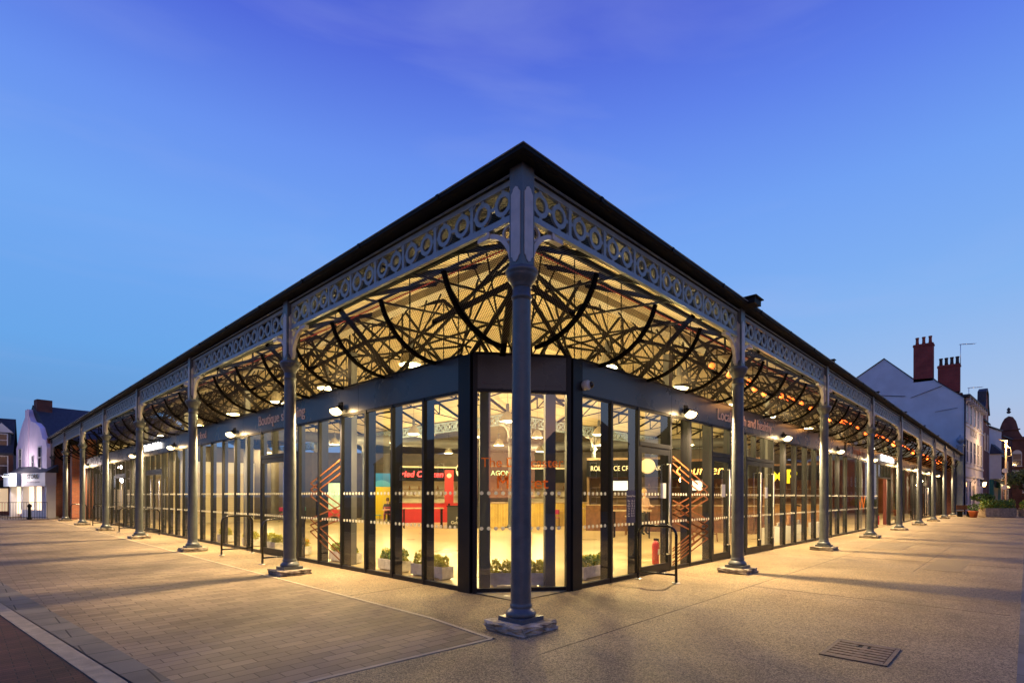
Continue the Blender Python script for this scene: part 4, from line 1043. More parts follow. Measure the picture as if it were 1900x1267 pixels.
# fire extinguishers
def extinguisher(x, y, label):
    r = empty('fire_extinguisher', (x, y, .012), 0, label, 'fire extinguisher')
    b = MB(); b.lathe([(.07, 0), (.08, .02), (.08, .42), (.06, .49), (.025, .52)], n=16); b.build('cylinder', M_red, r)
    b = MB(); b.box(-.02, .02, -.07, .04, .52, .57); b.tube([(0, -.03, .54), (.10, -.03, .50), (.13, -.02, .3), (.10, 0, .12)], .012, 6); b.build('valve_hose', M_black, r)
    b = MB(); b.box(-.04, .04, -.084, -.080, .22, .34); b.build('label_panel', M_dot, r)
extinguisher(6.25, 1.75, 'red fire extinguisher inside the first right door'); extinguisher(30.0, 1.6, 'red fire extinguisher inside the open right entrance')
b = MB(); b.box(30.55, 30.68, 1.3, 1.45, .012, 2.5); o = b.build('red_post', mat('maroon_paint', (.16, .02, .02), .5)); tag(o, 'red panel beside the open entrance', 'panel')
# white plinths with ornaments
for i, x in enumerate((13.3, 14.4, 15.5, 16.6, 18.6, 19.7)):
    r = empty('display_plinth', (x, 1.75, .012), 0, 'white display plinth with small ornament, %s from the right double doors' % ordn[i], 'plinth', 'white plinths behind the glass')
    b = MB(); b.box(-.17, .17, -.17, .17, 0, .5); b.build('block', M_white, r, bevel=.004)
    b = MB(); rnd = random.Random(i); hh = rnd.uniform(.12, .35)
    b.lathe([(.06, .5), (.08, .5+hh*.3), (.04, .5+hh*.6), (.065, .5+hh*.8), (.02, .5+hh)], n=12); b.build('ornament', mat('terracotta_ornament', (.5, .25, .12), .5) if i % 2 == 0 else M_steel, r)
# ------------------------------------------------------------------ people inside
def person(x, y, rz, pose, top, leg, skin, hair, label):
    r = empty('person', (x, y, .012), R(rz), label, 'person')
    def skin_mesh(nm, verts, edges, m, sub=2):
        me = bpy.data.meshes.new(nm); me.from_pydata([v[:3] for v in verts], [], edges); me.materials.append(m)
        o = link(nm, me, r); s = o.modifiers.new('skin', 'SKIN'); s.use_smooth_shade = True
        for i, v in enumerate(verts): 
            q = me.skin_vertices[0].data[i] if me.skin_vertices else None
            if q: q.radius = (v[3], v[4] if len(v) > 4 else v[3]); q.use_root = (i == 0)
        sb = o.modifiers.new('sub', 'SUBSURF'); sb.levels = sub; sb.render_levels = sub; return o
    sit = pose == 'sit'; hz = .50 if sit else .92
    V = [(0, 0, hz, .16, .12), (0, 0, hz+.22, .14, .11), (0, .0, hz+.42, .18, .11), (0, 0, hz+.54, .06), (0, -.01, hz+.62, .055), (0, -.02, hz+.72, .085, .10), (0, -.01, hz+.81, .07, .08)]
    Ed = [(0, 1), (1, 2), (2, 3), (3, 4), (4, 5), (5, 6)]
    for s_ in (-1, 1):
        n = len(V)
        V += [(s_*.19, 0, hz+.47, .06), (s_*.24, -.05, hz+.22, .045), (s_*.16, -.28, hz+.18, .035), (s_*.14, -.36, hz+.2, .03)]
        Ed += [(2, n), (n, n+1), (n+1, n+2), (n+2, n+3)]
        n = len(V)
        if sit: V += [(s_*.10, -.05, hz-.03, .09), (s_*.13, -.45, hz, .07), (s_*.13, -.48, .1, .045), (s_*.14, -.62, .04, .04)]
        else: V += [(s_*.09, 0, hz-.08, .095), (s_*.11, -.02, .48, .065), (s_*.12, .02, .09, .045), (s_*.13, -.12, .035, .04)]
        Ed += [(0, n), (n, n+1), (n+1, n+2), (n+2, n+3)]
    body = None
    me = bpy.data.meshes.new('body'); me.from_pydata([v[:3] for v in V], [], Ed); body = link('body', me, r)
    bm = bmesh.new(); bm.from_mesh(me); lay = bm.verts.layers.skin.verify()
    for i, v in enumerate(bm.verts):
        q = V[i]; v[lay].radius = (q[3], q[4] if len(q) > 4 else q[3]); v[lay].use_root = (i == 0)
    bm.to_mesh(me); bm.free()
    s = body.modifiers.new('skin', 'SKIN'); s.use_smooth_shade = True; sb = body.modifiers.new('sub', 'SUBSURF'); sb.levels = 2; sb.render_levels = 2
    bpy.context.view_layer.update()
    m2 = bpy.data.meshes.new_from_object(body.evaluated_get(bpy.context.evaluated_depsgraph_get()))
    body.modifiers.clear(); body.data = m2; m2.materials.clear()
    for m in (top, leg, skin): m2.materials.append(m)
    for p in m2.polygons:
        c = p.center; p.material_index = 0 if hz-.02 < c.z < hz+.53 and c.y > -.26 else (1 if c.z <= hz-.02 or c.z <= hz+.08 and c.y < -.05 else 2); p.use_smooth = True
    b = MB(); b.lathe([(.095, hz+.70), (.105, hz+.76), (.10, hz+.83), (.06, hz+.89), (.01, hz+.905)], (0, .012), 16); b.build('hair', hair, r)
    b = MB(); b.lathe([(.012, hz+.735), (.012, hz+.75)], (-.035, -.115), 8); b.lathe([(.012, hz+.735), (.012, hz+.75)], (.035, -.115), 8); b.bar((0, -.118, hz+.725), (0, -.135, hz+.70), .018); b.bar((-.025, -.112, hz+.665), (.025, -.112, hz+.665), .01); b.build('face', mat('face_features', (.25, .10, .07), .6), r)
    return r
M_skin = mat('skin', (.55, .33, .23), .55); M_cloth = mat('black_cloth', (.02, .02, .022), .8, var=.2); M_pinkc = mat('pale_shirt', (.62, .42, .32), .8, var=.1); M_hairb = mat('brown_hair', (.10, .05, .02), .7)
person(13.4, 23.3, 150, 'sit', M_cloth, M_cloth, M_skin, M_hairb, 'person in black jacket sitting with back turned near the yellow door')
def chair(x, y, rz, label):
    r = empty('chair', (x, y, .012), R(rz), label, 'chair'); m = mat('magenta_metal', (.35, .02, .10), .5)
    b = MB(); b.box(-.21, .21, -.22, .2, .42, .45); b.build('seat', m, r)
    b = MB()
    for z in (.6, .7, .8): b.box(-.2, .2, .19, .21, z, z+.05)
    b.build('backrest', m, r)
    for sx in (-.19, .19):
        b = MB(); b.bar((sx, .2, 0), (sx, .2, .86), .025); b.build('leg', m, r); b = MB(); b.bar((sx, -.2, 0), (sx, -.2, .42), .025); b.build('leg', m, r)
chair(13.4, 23.35, 150, 'magenta metal chair under the person in black')
person(14.2, 6.6, -10, 'stand', M_pinkc, M_cloth, M_skin, mat('straw_cap', (.55, .38, .18), .8), 'person in pale shirt and cap standing at the bar behind the first right door')
person(21.4, 3.3, 20, 'stand', M_cloth, M_cloth, M_skin, M_hairb, 'person in dark clothes standing behind the right windows by the second column')

# ------------------------------------------------------------------ street buildings
def local(A, B):
    A = Vector((A[0], A[1], 0)); B = Vector((B[0], B[1], 0)); u = (B-A).normalized(); n = Vector((-u.y, u.x, 0)); return A, u, n, (B-A).length
def window(root, W_, D, t, z, w, h, sash=True, fm=None, gm=None):
    """window centred at t along facade frame W_(t,d,z), bottom z"""
    b = MB(W_); x0, x1 = t-w/2, t+w/2; e = .06
    b.box(x0-e, x0, -.05, .02, z-e, z+h+e); b.box(x1, x1+e, -.05, .02, z-e, z+h+e); b.box(x0, x1, -.05, .02, z-e, z); b.box(x0, x1, -.05, .02, z+h, z+h+e)
    if sash: b.box(x0, x1, -.035, .0, z+h/2-.025, z+h/2+.025)
    b.box(x0-.12, x1+.12, -.10, -.051, z-e-.06, z-e)
    f_ = b.build('window', fm or M_white, root)
    b = MB(W_); b.box(x0, x1, -.012, .015, z, z+h); b.build('pane', gm or M_dglass, f_)
    return f_
def chimney(root, parent, x, y, z0, z1, w, d, pots, m, pm, rz=0):
    b = MB(); M = Matrix.Translation((x, y, 0)) @ Matrix.Rotation(rz, 4, 'Z')
    b.box(-w/2, w/2, -d/2, d/2, z0, z1, M); b.box(-w/2-.05, w/2+.05, -d/2-.05, d/2+.05, z1, z1+.12, M); b.box(-w/2-.02, w/2+.02, -d/2-.02, d/2+.02, z1+.12, z1+.2, M)
    c = b.build('chimney', m, parent)
    b = MB()
    for i in range(pots):
        yy = -d/2+d*(i+.5)/pots; p = M @ Vector((0, yy, 0)); b.lathe([(.15, z1+.2), (.12, z1+.5), (.12, z1+.78), (.155, z1+.82), (.14, z1+.9)], (p.x, p.y), 12)
    b.build('chimney_pot', pm, c)
M_pot = mat('terracotta_pot', (.30, .07, .04), .7, var=.2); M_potd = mat('sooty_pot', (.05, .035, .035), .7, var=.3)
M_brickred = brickmat('bright_red_brick', (.30, .045, .035), (.22, .035, .03), (.16, .09, .08), var=.2)
# pale building, right
A, u, n, ln = local((57.5, -.212), (70, -.933))
F = lambda t, d, z: tuple(A+u*t+n*d)[:2]+(z,)
bl = empty('pale_rendered_building', (0, 0, 0), 0, 'tall pale rendered building with blank side gable and bracketed eaves right of the market', 'building')
prof_ = [(-.21, 0), (-.21, 10.35), (1.75, 12.1), (2.0, 12.42), (3.4, 12.5), (5.67, 14.8), (9.6, 12.2), (14, 10), (14, 0)]
b = MB(); b.prism(prof_, lambda y, z: (57.5, y, z), lambda y, z: (70.0, y-.72, z)); b.build('wall', M_render, bl)
b = MB()
for (y0, z0), (y1, z1) in zip(prof_[1:7], prof_[2:8]):
    if (y0, z0) == (2.0, 12.42): continue
    b.add([(57.42, y0, z0+.02), (70.1, y0-.73, z0+.02), (70.1, y1-.73, z1+.02), (57.42, y1, z1+.02), (57.42, y0, z0+.09), (70.1, y0-.73, z0+.09), (70.1, y1-.73, z1+.09), (57.42, y1, z1+.09)], [(0, 1, 2, 3), (4, 5, 6, 7), (0, 1, 5, 4), (1, 2, 6, 5), (2, 3, 7, 6), (3, 0, 4, 7)])
rf = b.build('roof', M_slate, bl)
chimney(bl, rf, 57.9, 2.68, 12.2, 15.5, .8, 1.45, 3, M_brickred, M_pot); chimney(bl, rf, 58.1, .86, 11.0, 13.3, .8, 1.55, 4, M_brickred, M_potd); chimney(bl, rf, 63, .6, 10.8, 11.4, .6, .7, 1, M_brickdark, M_pot)
b = MB(F); b.box(-.25, ln, -.45, .1, 10.42, 10.6)
b.build('eaves', M_slate, bl)
b = MB(F)
for i in range(9): b.box(.35+i*1.45, .60+i*1.45, -.42, -.002, 10.05, 10.41)
b.build('eaves_bracket', mat('pale_bracket', (.45, .45, .5), .6), bl)
M_facade = mat('pale_facade', (.60, .58, .62), .7, var=.05, vscale=1); 
b = MB(F); b.box(0, ln, -.035, -.002, 0, 10.04); b.build('facade', M_facade, bl)
b = MB(F); b.box(0, ln, -.10, -.036, 7.95, 8.1); b.box(0, ln, -.10, -.036, 4.25, 4.42); b.box(0, ln, -.12, -.036, 3.35, 3.55); b.build('string_course', M_white, bl)
F2 = lambda t, d, z: F(t, d-.036, z)
for i in range(5):
    window(bl, F2, 0, 1.5+i*2.35, 8.35, .95, 1.75); window(bl, F2, 0, 1.5+i*2.35, 4.75, .95, 1.95)
for t in (1.2, 3.3): window(bl, F2, 0, t, .9, .8, 2.1)
b = MB(F2); b.box(5.2, 6.3, -.05, .01, 0, 2.6); b.build('door', mat('grey_door', (.2, .2, .22), .5), bl)
text('painted_sign', 'ROCHE', 1.0, F(5.7, -.045, 7.55), (R(90), 0, math.atan2(u.y, u.x)), mat('grey_lettering', (.16, .15, .2), .6), ext=.004, parent=bl, xs=1.3)
b = MB(); b.tube([(57.35, -.30, 0), (57.35, -.30, 10.2)], .05, 8); b.tube([(57.35, -.42, 10.5), (57.3, -.30, 10.2)], .05, 8); b.build('drainpipe', M_black, bl)
b = MB(F); b.box(.9, 1.9, -.9, -.84, 2.5, 3.2); b.bar((1.4, -.9, 3.2), (1.4, 0, 3.25), .03); b.build('hanging_sign', M_white, bl)
b = MB(); b.bar((57.44, 4.0, 11.0), (57.44, 7.6, 11.6), .04); b.bar((57.44, 1.3, 11.6), (57.44, 3.6, 10.8), .035); b.bar((57.44, .2, 9.5), (57.44, 1.8, 9.3), .025); b.build('cable_run', M_slate, bl)
def aerial(x, y, z, h, label):
    r = empty('tv_aerial', (x, y, z), R(-35), label, 'aerial'); b = MB(); b.tube([(0, 0, 0), (0, 0, h)], .025, 6); b.build('mast', M_steel, r)
    b = MB(); b.tube([(-.1, 0, h), (1.6, 0, h+.15)], .02, 6)
    for i in range(7): b.tube([(.1+i*.23, -.22, h+.02+i*.02), (.1+i*.23, .22, h+.02+i*.02)], .012, 5)
    b.build('boom', M_steel, r)
aerial(57.9, .05, 13.3, 1.9, 'tall TV aerial on the chimney of the pale building'); aerial(63.5, -.2, 10.6, 1.5, 'short TV aerial beside the small chimney behind the eaves')
# lantern pair on pale building
for i, (t, lit) in enumerate(((3.9, 0), (6.3, 1))):
    p = F(t, -.75, 2.55); r = empty('wall_lantern', p, 0, 'unlit dark lantern on the pale building' if not lit else 'glowing amber lantern on the pale building', 'lantern', 'lanterns on the pale building')
    b = MB(); b.lathe([(.10, 0), (.2, .42)], n=6); b.build('glass', mat('lantern_glow', (1, .6, .3), .4, emit=(1, .55, .2), estr=14) if lit else M_cream, r)
    b = MB(); b.lathe([(.22, .42), (.12, .55), (.03, .66)], n=6); b.tube([(0, 0, .6), (0, .5, .7), (0, .72, .3)], .02, 6); b.build('cap', M_black, r)
    if lit:
        ld = bpy.data.lights.new('lantern_light', 'POINT'); ld.energy = 120; ld.color = (1, .55, .22); ld.shadow_soft_size = .1
        l = bpy.data.objects.new('lantern_light', ld); sc.collection.objects.link(l); l.parent = r; l.location = (0, -.3, .2)
def terrace(label, A_, B_, eave, ridge, depth, wall, wins, gable=None, name='brick_building', roofm=M_slate):
    A, u, n, ln = local(A_, B_); G = lambda t, d, z: tuple(A+u*t+n*d)[:2]+(z,)
    r = empty(name, (0, 0, 0), 0, label, 'building')
    b = MB(G); b.box(0, ln, 0, depth, 0, eave)
    if gable: b.prism(gable, lambda t, z: (t, 0.0, z), lambda t, z: (t, .5, z))
    b.build('wall', wall, r)
    b = MB(G); e = .15
    b.prism([(-e, eave-.02), (depth/2, ridge), (depth+e, eave-.02), (depth+e, eave+.12), (depth/2, ridge+.16), (-e, eave+.12)], lambda d, z: (0.01, d, z), lambda d, z: (ln-.01, d, z))
    b.build('roof', roofm, r)
    for w_ in wins: window(r, G, 0, *w_)
    return r, G, ln
t1, G1, l1 = terrace('narrow red brick building with tall shaped gable beside the pale building', (70.1, -.95), (76, -1.22), 9.6, 11.5, 8, M_brick,
    [(1.7, 6.6, .8, 1.7), (4.2, 6.6, .8, 1.7), (3, 9.4, .7, 1.2)], [(.6, 9.6), (5.3, 9.6), (5.3, 10.6), (4.4, 11.6), (4.2, 12.7), (3.0, 13.1), (1.8, 12.7), (1.6, 11.6), (.6, 10.6)])
b = MB(G1); b.prism([(.4, 10.7), (1.5, 11.7), (1.7, 12.9), (3, 13.35), (4.3, 12.9), (4.5, 11.7), (5.5, 10.7), (5.3, 10.6), (4.4, 11.6), (4.2, 12.7), (3.0, 13.1), (1.8, 12.7), (1.6, 11.6), (.6, 10.6)], lambda t, z: (t, -.12, z), lambda t, z: (t, .6, z)); b.build('gable_coping', M_slate, t1)
t2, G2, l2 = terrace('white fronted building with projecting bay window and green shop front', (76.05, -1.23), (82, -2.11), 9.4, 11.2, 8, M_facade, [(4.6, 5.0, .8, 1.8)], name='white_building')
b = MB(G2); b.prism([(.3, 0), (3.3, 0), (2.9, -.9), (.7, -.9)], lambda t, d: (t, d, 3.6), lambda t, d: (t, d, 6.4)); bw_ = b.build('bay_window', M_white, t2)
b = MB(G2)
for (a0, a1) in ((.8, 1.4), (1.5, 2.1), (2.2, 2.8)): b.box(a0, a1, -.93, -.902, 4.1, 6.1)
b.build('pane', M_dglass, bw_)
b = MB(G2); b.add([(.1, 0, 6.4), (3.5, 0, 6.4), (3.0, -1.1, 6.4), (.6, -1.1, 6.4), (.9, 0, 7.6), (2.7, 0, 7.6)], [(0, 3, 4), (3, 2, 5, 4), (2, 1, 5), (0, 1, 2, 3)]); b.build('bay_roof', M_slate, bw_)
b = MB(G2); b.box(.1, .5, -.35, -.003, 0, 3.5); b.box(3.4, 3.8, -.35, -.003, 0, 3.5); b.box(.5, 3.4, -.3, -.003, 0, .5); b.box(2.6, 3.399, -.31, -.004, .5, 2.6); b.build('shop_front', mat('teal_paint', (.02, .20, .18), .5), t2)
b = MB(G2); b.box(.5, 2.6, -.29, -.005, .5, 2.6); b.build('shop_window', mat('lit_cream_shutter', (.6, .5, .3), .5), t2)
b = MB(G2); b.add([(.2, -.35, 3.5), (3.7, -.35, 3.5), (3.7, -1.2, 2.85), (.2, -1.2, 2.85), (.2, -.35, 3.56), (3.7, -.35, 3.56), (3.7, -1.2, 2.91), (.2, -1.2, 2.91)], [(0, 1, 2, 3), (4, 5, 6, 7), (0, 1, 5, 4), (1, 2, 6, 5), (2, 3, 7, 6), (3, 0, 4, 7)]); b.build('awning', mat('olive_awning', (.22, .20, .05), .7, var=.2), t2)
t3, G3, l3 = terrace('cream pub front with lit signs near the street lamp', (82.05, -2.12), (88.5, -2.95), 8.8, 10.4, 8, M_brickdark, [(1.2, 4.3, .8, 1.6), (3.2, 4.3, .8, 1.6), (1.4, 1.0, 1.2, 1.5), (3.3, 1.0, 1.0, 1.5)])
b = MB(G3); b.box(.1, 4.3, -.12, -.004, 2.7, 3.3); b.build('sign_board', mat('lit_cream_board', (.6, .45, .2), .6, emit=(1, .7, .3), estr=2.5), t3)
ld = bpy.data.lights.new('pub_fill_light', 'POINT'); ld.energy = 260; ld.color = (1, .66, .30); ld.shadow_soft_size = .2  # added fill without a fitting, brightens the end of the street
l = bpy.data.objects.new('pub_fill_light', ld); sc.collection.objects.link(l); l.parent = t3; l.location = G3(1.0, -1.2, 3.6)
r4 = empty('gabled_corner_building', (0, 0, 0), 0, 'dark brick building with domed gable closing the end of the street', 'building')
b = MB(); b.box(90, 96, -9, -1.0, 0, 9.3)
gp = [(-1.55, 9.29), (-1.65, 9.9), (-1.78, 10.6), (-1.95, 11.2), (-2.2, 11.75), (-2.6, 12.05), (-3.0, 11.9), (-3.3, 11.35), (-3.45, 10.7), (-3.6, 9.95), (-3.9, 9.29)]
b.prism(gp, lambda y, z: (90, y, z), lambda y, z: (90.6, y, z)); b.box(89.8, 90.0, -9, -1.0, 8.9, 9.15); b.box(89.85, 90.0, -3.7, -1.6, 10.2, 10.35); b.build('wall', M_brickdark, r4)
b = MB(); b.lathe([(.12, 12.4), (.25, 12.6), (.1, 12.75), (.22, 12.9), (.04, 13.2)], (90.3, -2.6), 10); b.build('finial', M_slate, r4)
G4 = lambda t, d, z: (90+d, -t, z)
window(r4, G4, 0, 3.4, 5.6, .8, 1.5); b = MB(); b.prism([(3.4+.46*math.cos(t*math.pi/8), 7.15+.46*math.sin(t*math.pi/8)) for t in range(9)], lambda t, z: (89.95, -t, z), lambda t, z: (90.0, -t, z)); b.build('window_arch', M_white, r4)
window(r4, G4, 0, 2.3, 2.2, .8, 1.8); window(r4, G4, 0, 4.4, 2.2, .8, 1.8); window(r4, G4, 0, 5.6, 5.6, .7, 1.6)
b = MB(); b.box(89.9, 89.99, -4.6, -2.9, 4.7, 5.0); b.build('lintel', M_white, r4)

# street lamp
r = empty('street_lamp', (66, -2.80, 0), 0, 'tall street lamp glowing amber before the end of the street', 'street lamp')
b = MB(); b.tube([(0, 0, 0), (0, 0, 1.2), (0, 0, 6.9)], [.12, .09, .06], 10); b.tube([(0, 0, 6.9), (0, .1, 7.05), (-.3, .5, 7.15)], .04, 8); b.build('pole', mat('lamp_pole', (.45, .34, .22), .5), r)
b = MB(); b.tube([(0, 0, 6.6), (-.1, -.35, 6.2), (0, -.4, 5.6), (0, -.05, 5.4)], .03, 6); b.build('cable_loop', M_cream, r)
b = MB(); b.box(-.30, .05, -.12, .12, 6.98, 7.08); b.build('head', M_black, r); b = MB(); b.lathe([(.05, 6.86), (.11, 6.9), (.11, 6.975)], (-.12, 0), 12); b.build('lens', mat('sodium_lens', (1, .6, .2), .4, emit=(1, .62, .18), estr=90), r)
for z in (4.1, 2.5):
    b = MB(); b.lathe([(.22, 0), (.22, .04)], n=16); q = b.build('roundel_sign', M_white, r); q.location = (-.1, .1, z); q.rotation_euler = (R(90), 0, R(-60))
ld = bpy.data.lights.new('street_lamp_light', 'POINT'); ld.energy = 500; ld.color = (1, .6, .25); ld.shadow_soft_size = .15
l = bpy.data.objects.new('street_lamp_light', ld); sc.collection.objects.link(l); l.parent = r; l.location = (-.25, 0, 6.75)

# trees
def tree(x, y, h, cr, seed, label, mats, leaves=2600, bare=False, th=.12):
    rnd = random.Random(seed); r = empty('tree', (x, y, 0), 0, label, 'tree'); b = MB(); tips = []
    def grow(p, d, l, rad, lv):
        q = p+d*l; b.tube([p, p.lerp(q, .5)+Vector((rnd.uniform(-1, 1), rnd.uniform(-1, 1), 0))*l*.04, q], [rad, rad*.8, rad*.6], 6 if lv < 2 else 4)
        if lv >= (5 if bare else 4): tips.append(q); return
        for k in range(3 if lv else 5):
            a = rnd.uniform(0, 6.28); sp = rnd.uniform(.25, .55) if bare else rnd.uniform(.4, .9)
            nd = (d+Vector((math.cos(a)*sp, math.sin(a)*sp, rnd.uniform(0, .3)))).normalized(); grow(q if k else q, nd, l*rnd.uniform(.6, .8), rad*.55, lv+1)
        tips.append(q)
    grow(Vector((0, 0, 0)), Vector((0, 0, 1)), h*.30, th, 0)
    b.build('trunk', mat('bark', (.05, .035, .025), .9, var=.3), r)
    if leaves:
        b = MB()
        for i in range(leaves):
            t = rnd.choice(tips); p = t+Vector((rnd.gauss(0, 1), rnd.gauss(0, 1), rnd.gauss(0, .8)))*cr*.17
            d = Vector((rnd.uniform(-1, 1), rnd.uniform(-1, 1), rnd.uniform(-1, 1))).normalized(); s_ = d.orthogonal().normalized(); l_ = rnd.uniform(.10, .22)
            b.cur = rnd.choice((0, 0, 1)); b.add([p-s_*l_*.4, p+d*l_*.6, p+s_*l_*.4, p-d*l_*.6], [(0, 1, 2, 3)])
        b.build('crown', mats, r, recalc=False)
    return r
tree(69.5, -4.35, 5.4, 1.3, 3, 'dark evergreen tree at the right edge behind the timber planters', [M_leafd, M_leafd])
tree(-13.4, -17.5, 5.6, 2, 5, 'bare young tree mirrored in the corner window', None, leaves=0, bare=True, th=.06)

# timber planters + pot
def big_planter(x0, y0, x1, y1, label, seed):
    a = Vector((x0, y0, 0)); c = Vector((x1, y1, 0)); d = c-a
    return planter((x0+x1)/2, (y0+y1)/2, math.atan2(d.y, d.x), d.length, seed, label, m_box=M_timber, h=.68, w=.6, ph=.55)
tag(big_planter(49.9, -1.75, 51.9, -3.45, 'long timber planter of shrubs below the street lamp', 31), group='timber planters in the street'); tag(big_planter(52.4, -4.0, 54, -5.4, 'timber planter of bright shrubs at the right edge', 32), group='timber planters in the street')
r = empty('plant_pot', (48.3, -1.35, 0), 0, 'orange terracotta pot with a bush beside the last column', 'plant pot')
b = MB(); b.lathe([(.2, 0), (.28, .40), (.31, .42), (.31, .5), (.26, .5)], n=18); b.build('pot', mat('terracotta', (.50, .13, .04), .7, var=.15), r)
b = MB(); foliage(b, 0, 0, .75, .38, .38, .3, 260, .12, random.Random(2), (0, 1)); b.build('plant', [M_leaf, M_leafd], r, recalc=False)
r = empty('shrub', (51.2, -1.75, 0), 0, 'dark green umbrella shaped shrub beside the terracotta pot', 'shrub')
b = MB(); b.tube([(0, 0, 0), (.05, 0, .7), (0, .05, 1.25)], [.06, .05, .04], 8); b.build('stem', mat('bark', (.05, .035, .025), .9), r)
b = MB(); foliage(b, 0, 0, 1.5, .75, .75, .33, 900, .14, random.Random(4), (0, 1)); b.build('crown', [M_leafd, M_leaf], r, recalc=False)
r = empty('bench', (49.9, -.75, 0), R(-30), 'small dark bench by the wall of the pale building', 'bench')
b = MB(); b.box(-.6, .6, -.2, .2, .42, .46); b.build('seat', M_brown, r); b = MB(); b.box(-.6, .6, .18, .22, .55, .9); b.build('backrest', M_brown, r)
for sx in (-.5, .5): b = MB(); b.box(sx-.03, sx+.03, -.18, .18, 0, .42); b.build('leg', M_black, r)

# ------------------------------------------------------------------ left end: shop and gable
A, u, n, ln = local((-.3, 42.4), (-1.34, 50))
n = -n if n.x < 0 else n
H = lambda t, d, z: tuple(A+u*t+n*d)[:2]+(z,)
pk = empty('lilac_gabled_house', (0, 0, 0), 0, 'lilac rendered house with shaped gable and dark slate roof at the left end', 'house')
gp = [(0, 0), (0, 4.6), (.31, 5.16), (.97, 5.28), (1.7, 6.1), (2.54, 6.45), (3.67, 6.65), (4.19, 7.0), (4.8, 7.62), (5.45, 6.95), (5.8, 6.78), (6.47, 6.25), (7.21, 5.38), (7.67, 4.93), (7.67, 0)]
b = MB(H); b.prism(gp, lambda t, z: (t, 0, z), lambda t, z: (t, .3, z)); b.build('wall', M_pink, pk)
b = MB(H); b.box(0.05, 7.6, .3, 9, 0, 4.6); b.build('side_wall', M_brick, pk)
b = MB(H); b.prism([(-.1, 5.2), (4.8, 7.95), (7.8, 5.1), (7.8, 4.6), (-.1, 4.6)], lambda t, z: (t, .301, z), lambda t, z: (t, 9.5, z)); rf = b.build('roof', M_slate, pk)
b = MB(H); b.box(4.2, 5.0, -.06, -.001, .0, 7.55); b.build('pilaster', M_pink, pk)
b = MB(H); b.box(3.9, 4.7, .35, 1.2, 7.4, 8.3); b.box(5.2, 6.0, .35, 1.0, 6.8, 7.6); b.build('chimney', M_brickdark, rf)
window(pk, H, 0, 1.5, 3.35, .7, 1.4); window(pk, H, 0, 6.5, 3.45, .7, 1.4); window(pk, H, 0, 3.2, 3.4, .4, .8)
A2, u2, n2, ln2 = local((-.38, 41.7), (-1.30, 45.4)); n2 = -n2 if n2.x < 0 else n2
K = lambda t, d, z: tuple(A2+u2*t+n2*d)[:2]+(z,)
sh = empty('corner_shop', (0, 0, 0), 0, 'single storey lit shop with white STORK sign below the lilac gable', 'shop')
b = MB(K); b.box(0, .18, 0, .5, 0, 2.1); b.box(3.75, 3.9, 0, .5, 0, 2.1); b.box(5.8, 6.0, 0, .5, 0, 2.1); b.box(.18, 3.75, .02, .3, 0, .5); b.build('wall', M_white, sh)
b = MB(K); b.box(-.05, 3.85, -.08, .5, 2.1, 2.98); fb_ = b.build('sign_board', M_white, sh); b = MB(K); b.box(3.86, 6.1, -.3, .5, 2.1, 3.0); b.build('canopy_box', M_render, sh)
b = MB(K); b.prism([(-.1, 2.99), (.6, 3.5), (.6, 2.99)], lambda d, z: (-.1, d, z), lambda d, z: (6.2, d, z)); b.build('roof', M_slate, sh)
b = MB(K); b.box(.18, 3.75, .35, .4, .5, 2.08); b.box(3.9, 5.8, .35, .4, .2, 2.08); b.build('lit_window', M_lit, sh)
b = MB(K)
for t in (1.2, 2.4, 4.6): b.box(t-.04, t+.04, .18, .3, .5, 2.1)
b.build('mullion', M_white, sh)
b = MB(K)
b.prism([(1.75+.78*math.cos(t*math.pi/12), 2.72+.22*math.sin(t*math.pi/12)) for t in range(24)], lambda t, z: (t, -.10, z), lambda t, z: (t, -.085, z)); b.build('oval', mat('pale_blue_oval', (.55, .72, .78), .5), sh)
rzK = math.atan2(-u2.y, -u2.x)
text('shop_lettering', 'STORK', .42, K(1.75, -.13, 2.72), (R(90), 0, rzK), M_black, ext=.004, parent=sh, xs=1.35, bold=.012)
text('shop_lettering', 'PROPERTY CENTRE', .13, K(1.75, -.09, 2.36), (R(90), 0, rzK), mat('grey_lettering', (.16, .15, .2), .6), ext=.003, parent=sh, xs=1.8)
r = empty('shop_lamp', K(4.3, -.75, 2.75), 0, 'bright white lamp on a bracket at the left of the STORK shop', 'wall lamp')
b = MB(); b.box(-.14, .14, -.10, .10, .03, .12); b.build('housing', M_black, r); b = MB(); b.box(-.12, .12, -.09, .09, 0, .029); b.build('lens', mat('white_lens', (1, .95, .9), .4, emit=(1, .92, .82), estr=40), r)
b = MB(); b.bar((0, 0, .08), (.5, .15, .08), .04); b.build('arm', M_black, r)
for nm_, lo, en in (('shop_lamp_light', (0, 0, -.12), 160), ('gable_fill_light', (.1, .1, .9), 110)):  # second light has no fitting, added to brighten the lilac gable
    ld = bpy.data.lights.new(nm_, 'POINT'); ld.energy = en; ld.color = (1, .82, .80); ld.shadow_soft_size = .12
    l = bpy.data.objects.new(nm_, ld); sc.collection.objects.link(l); l.parent = r; l.location = lo
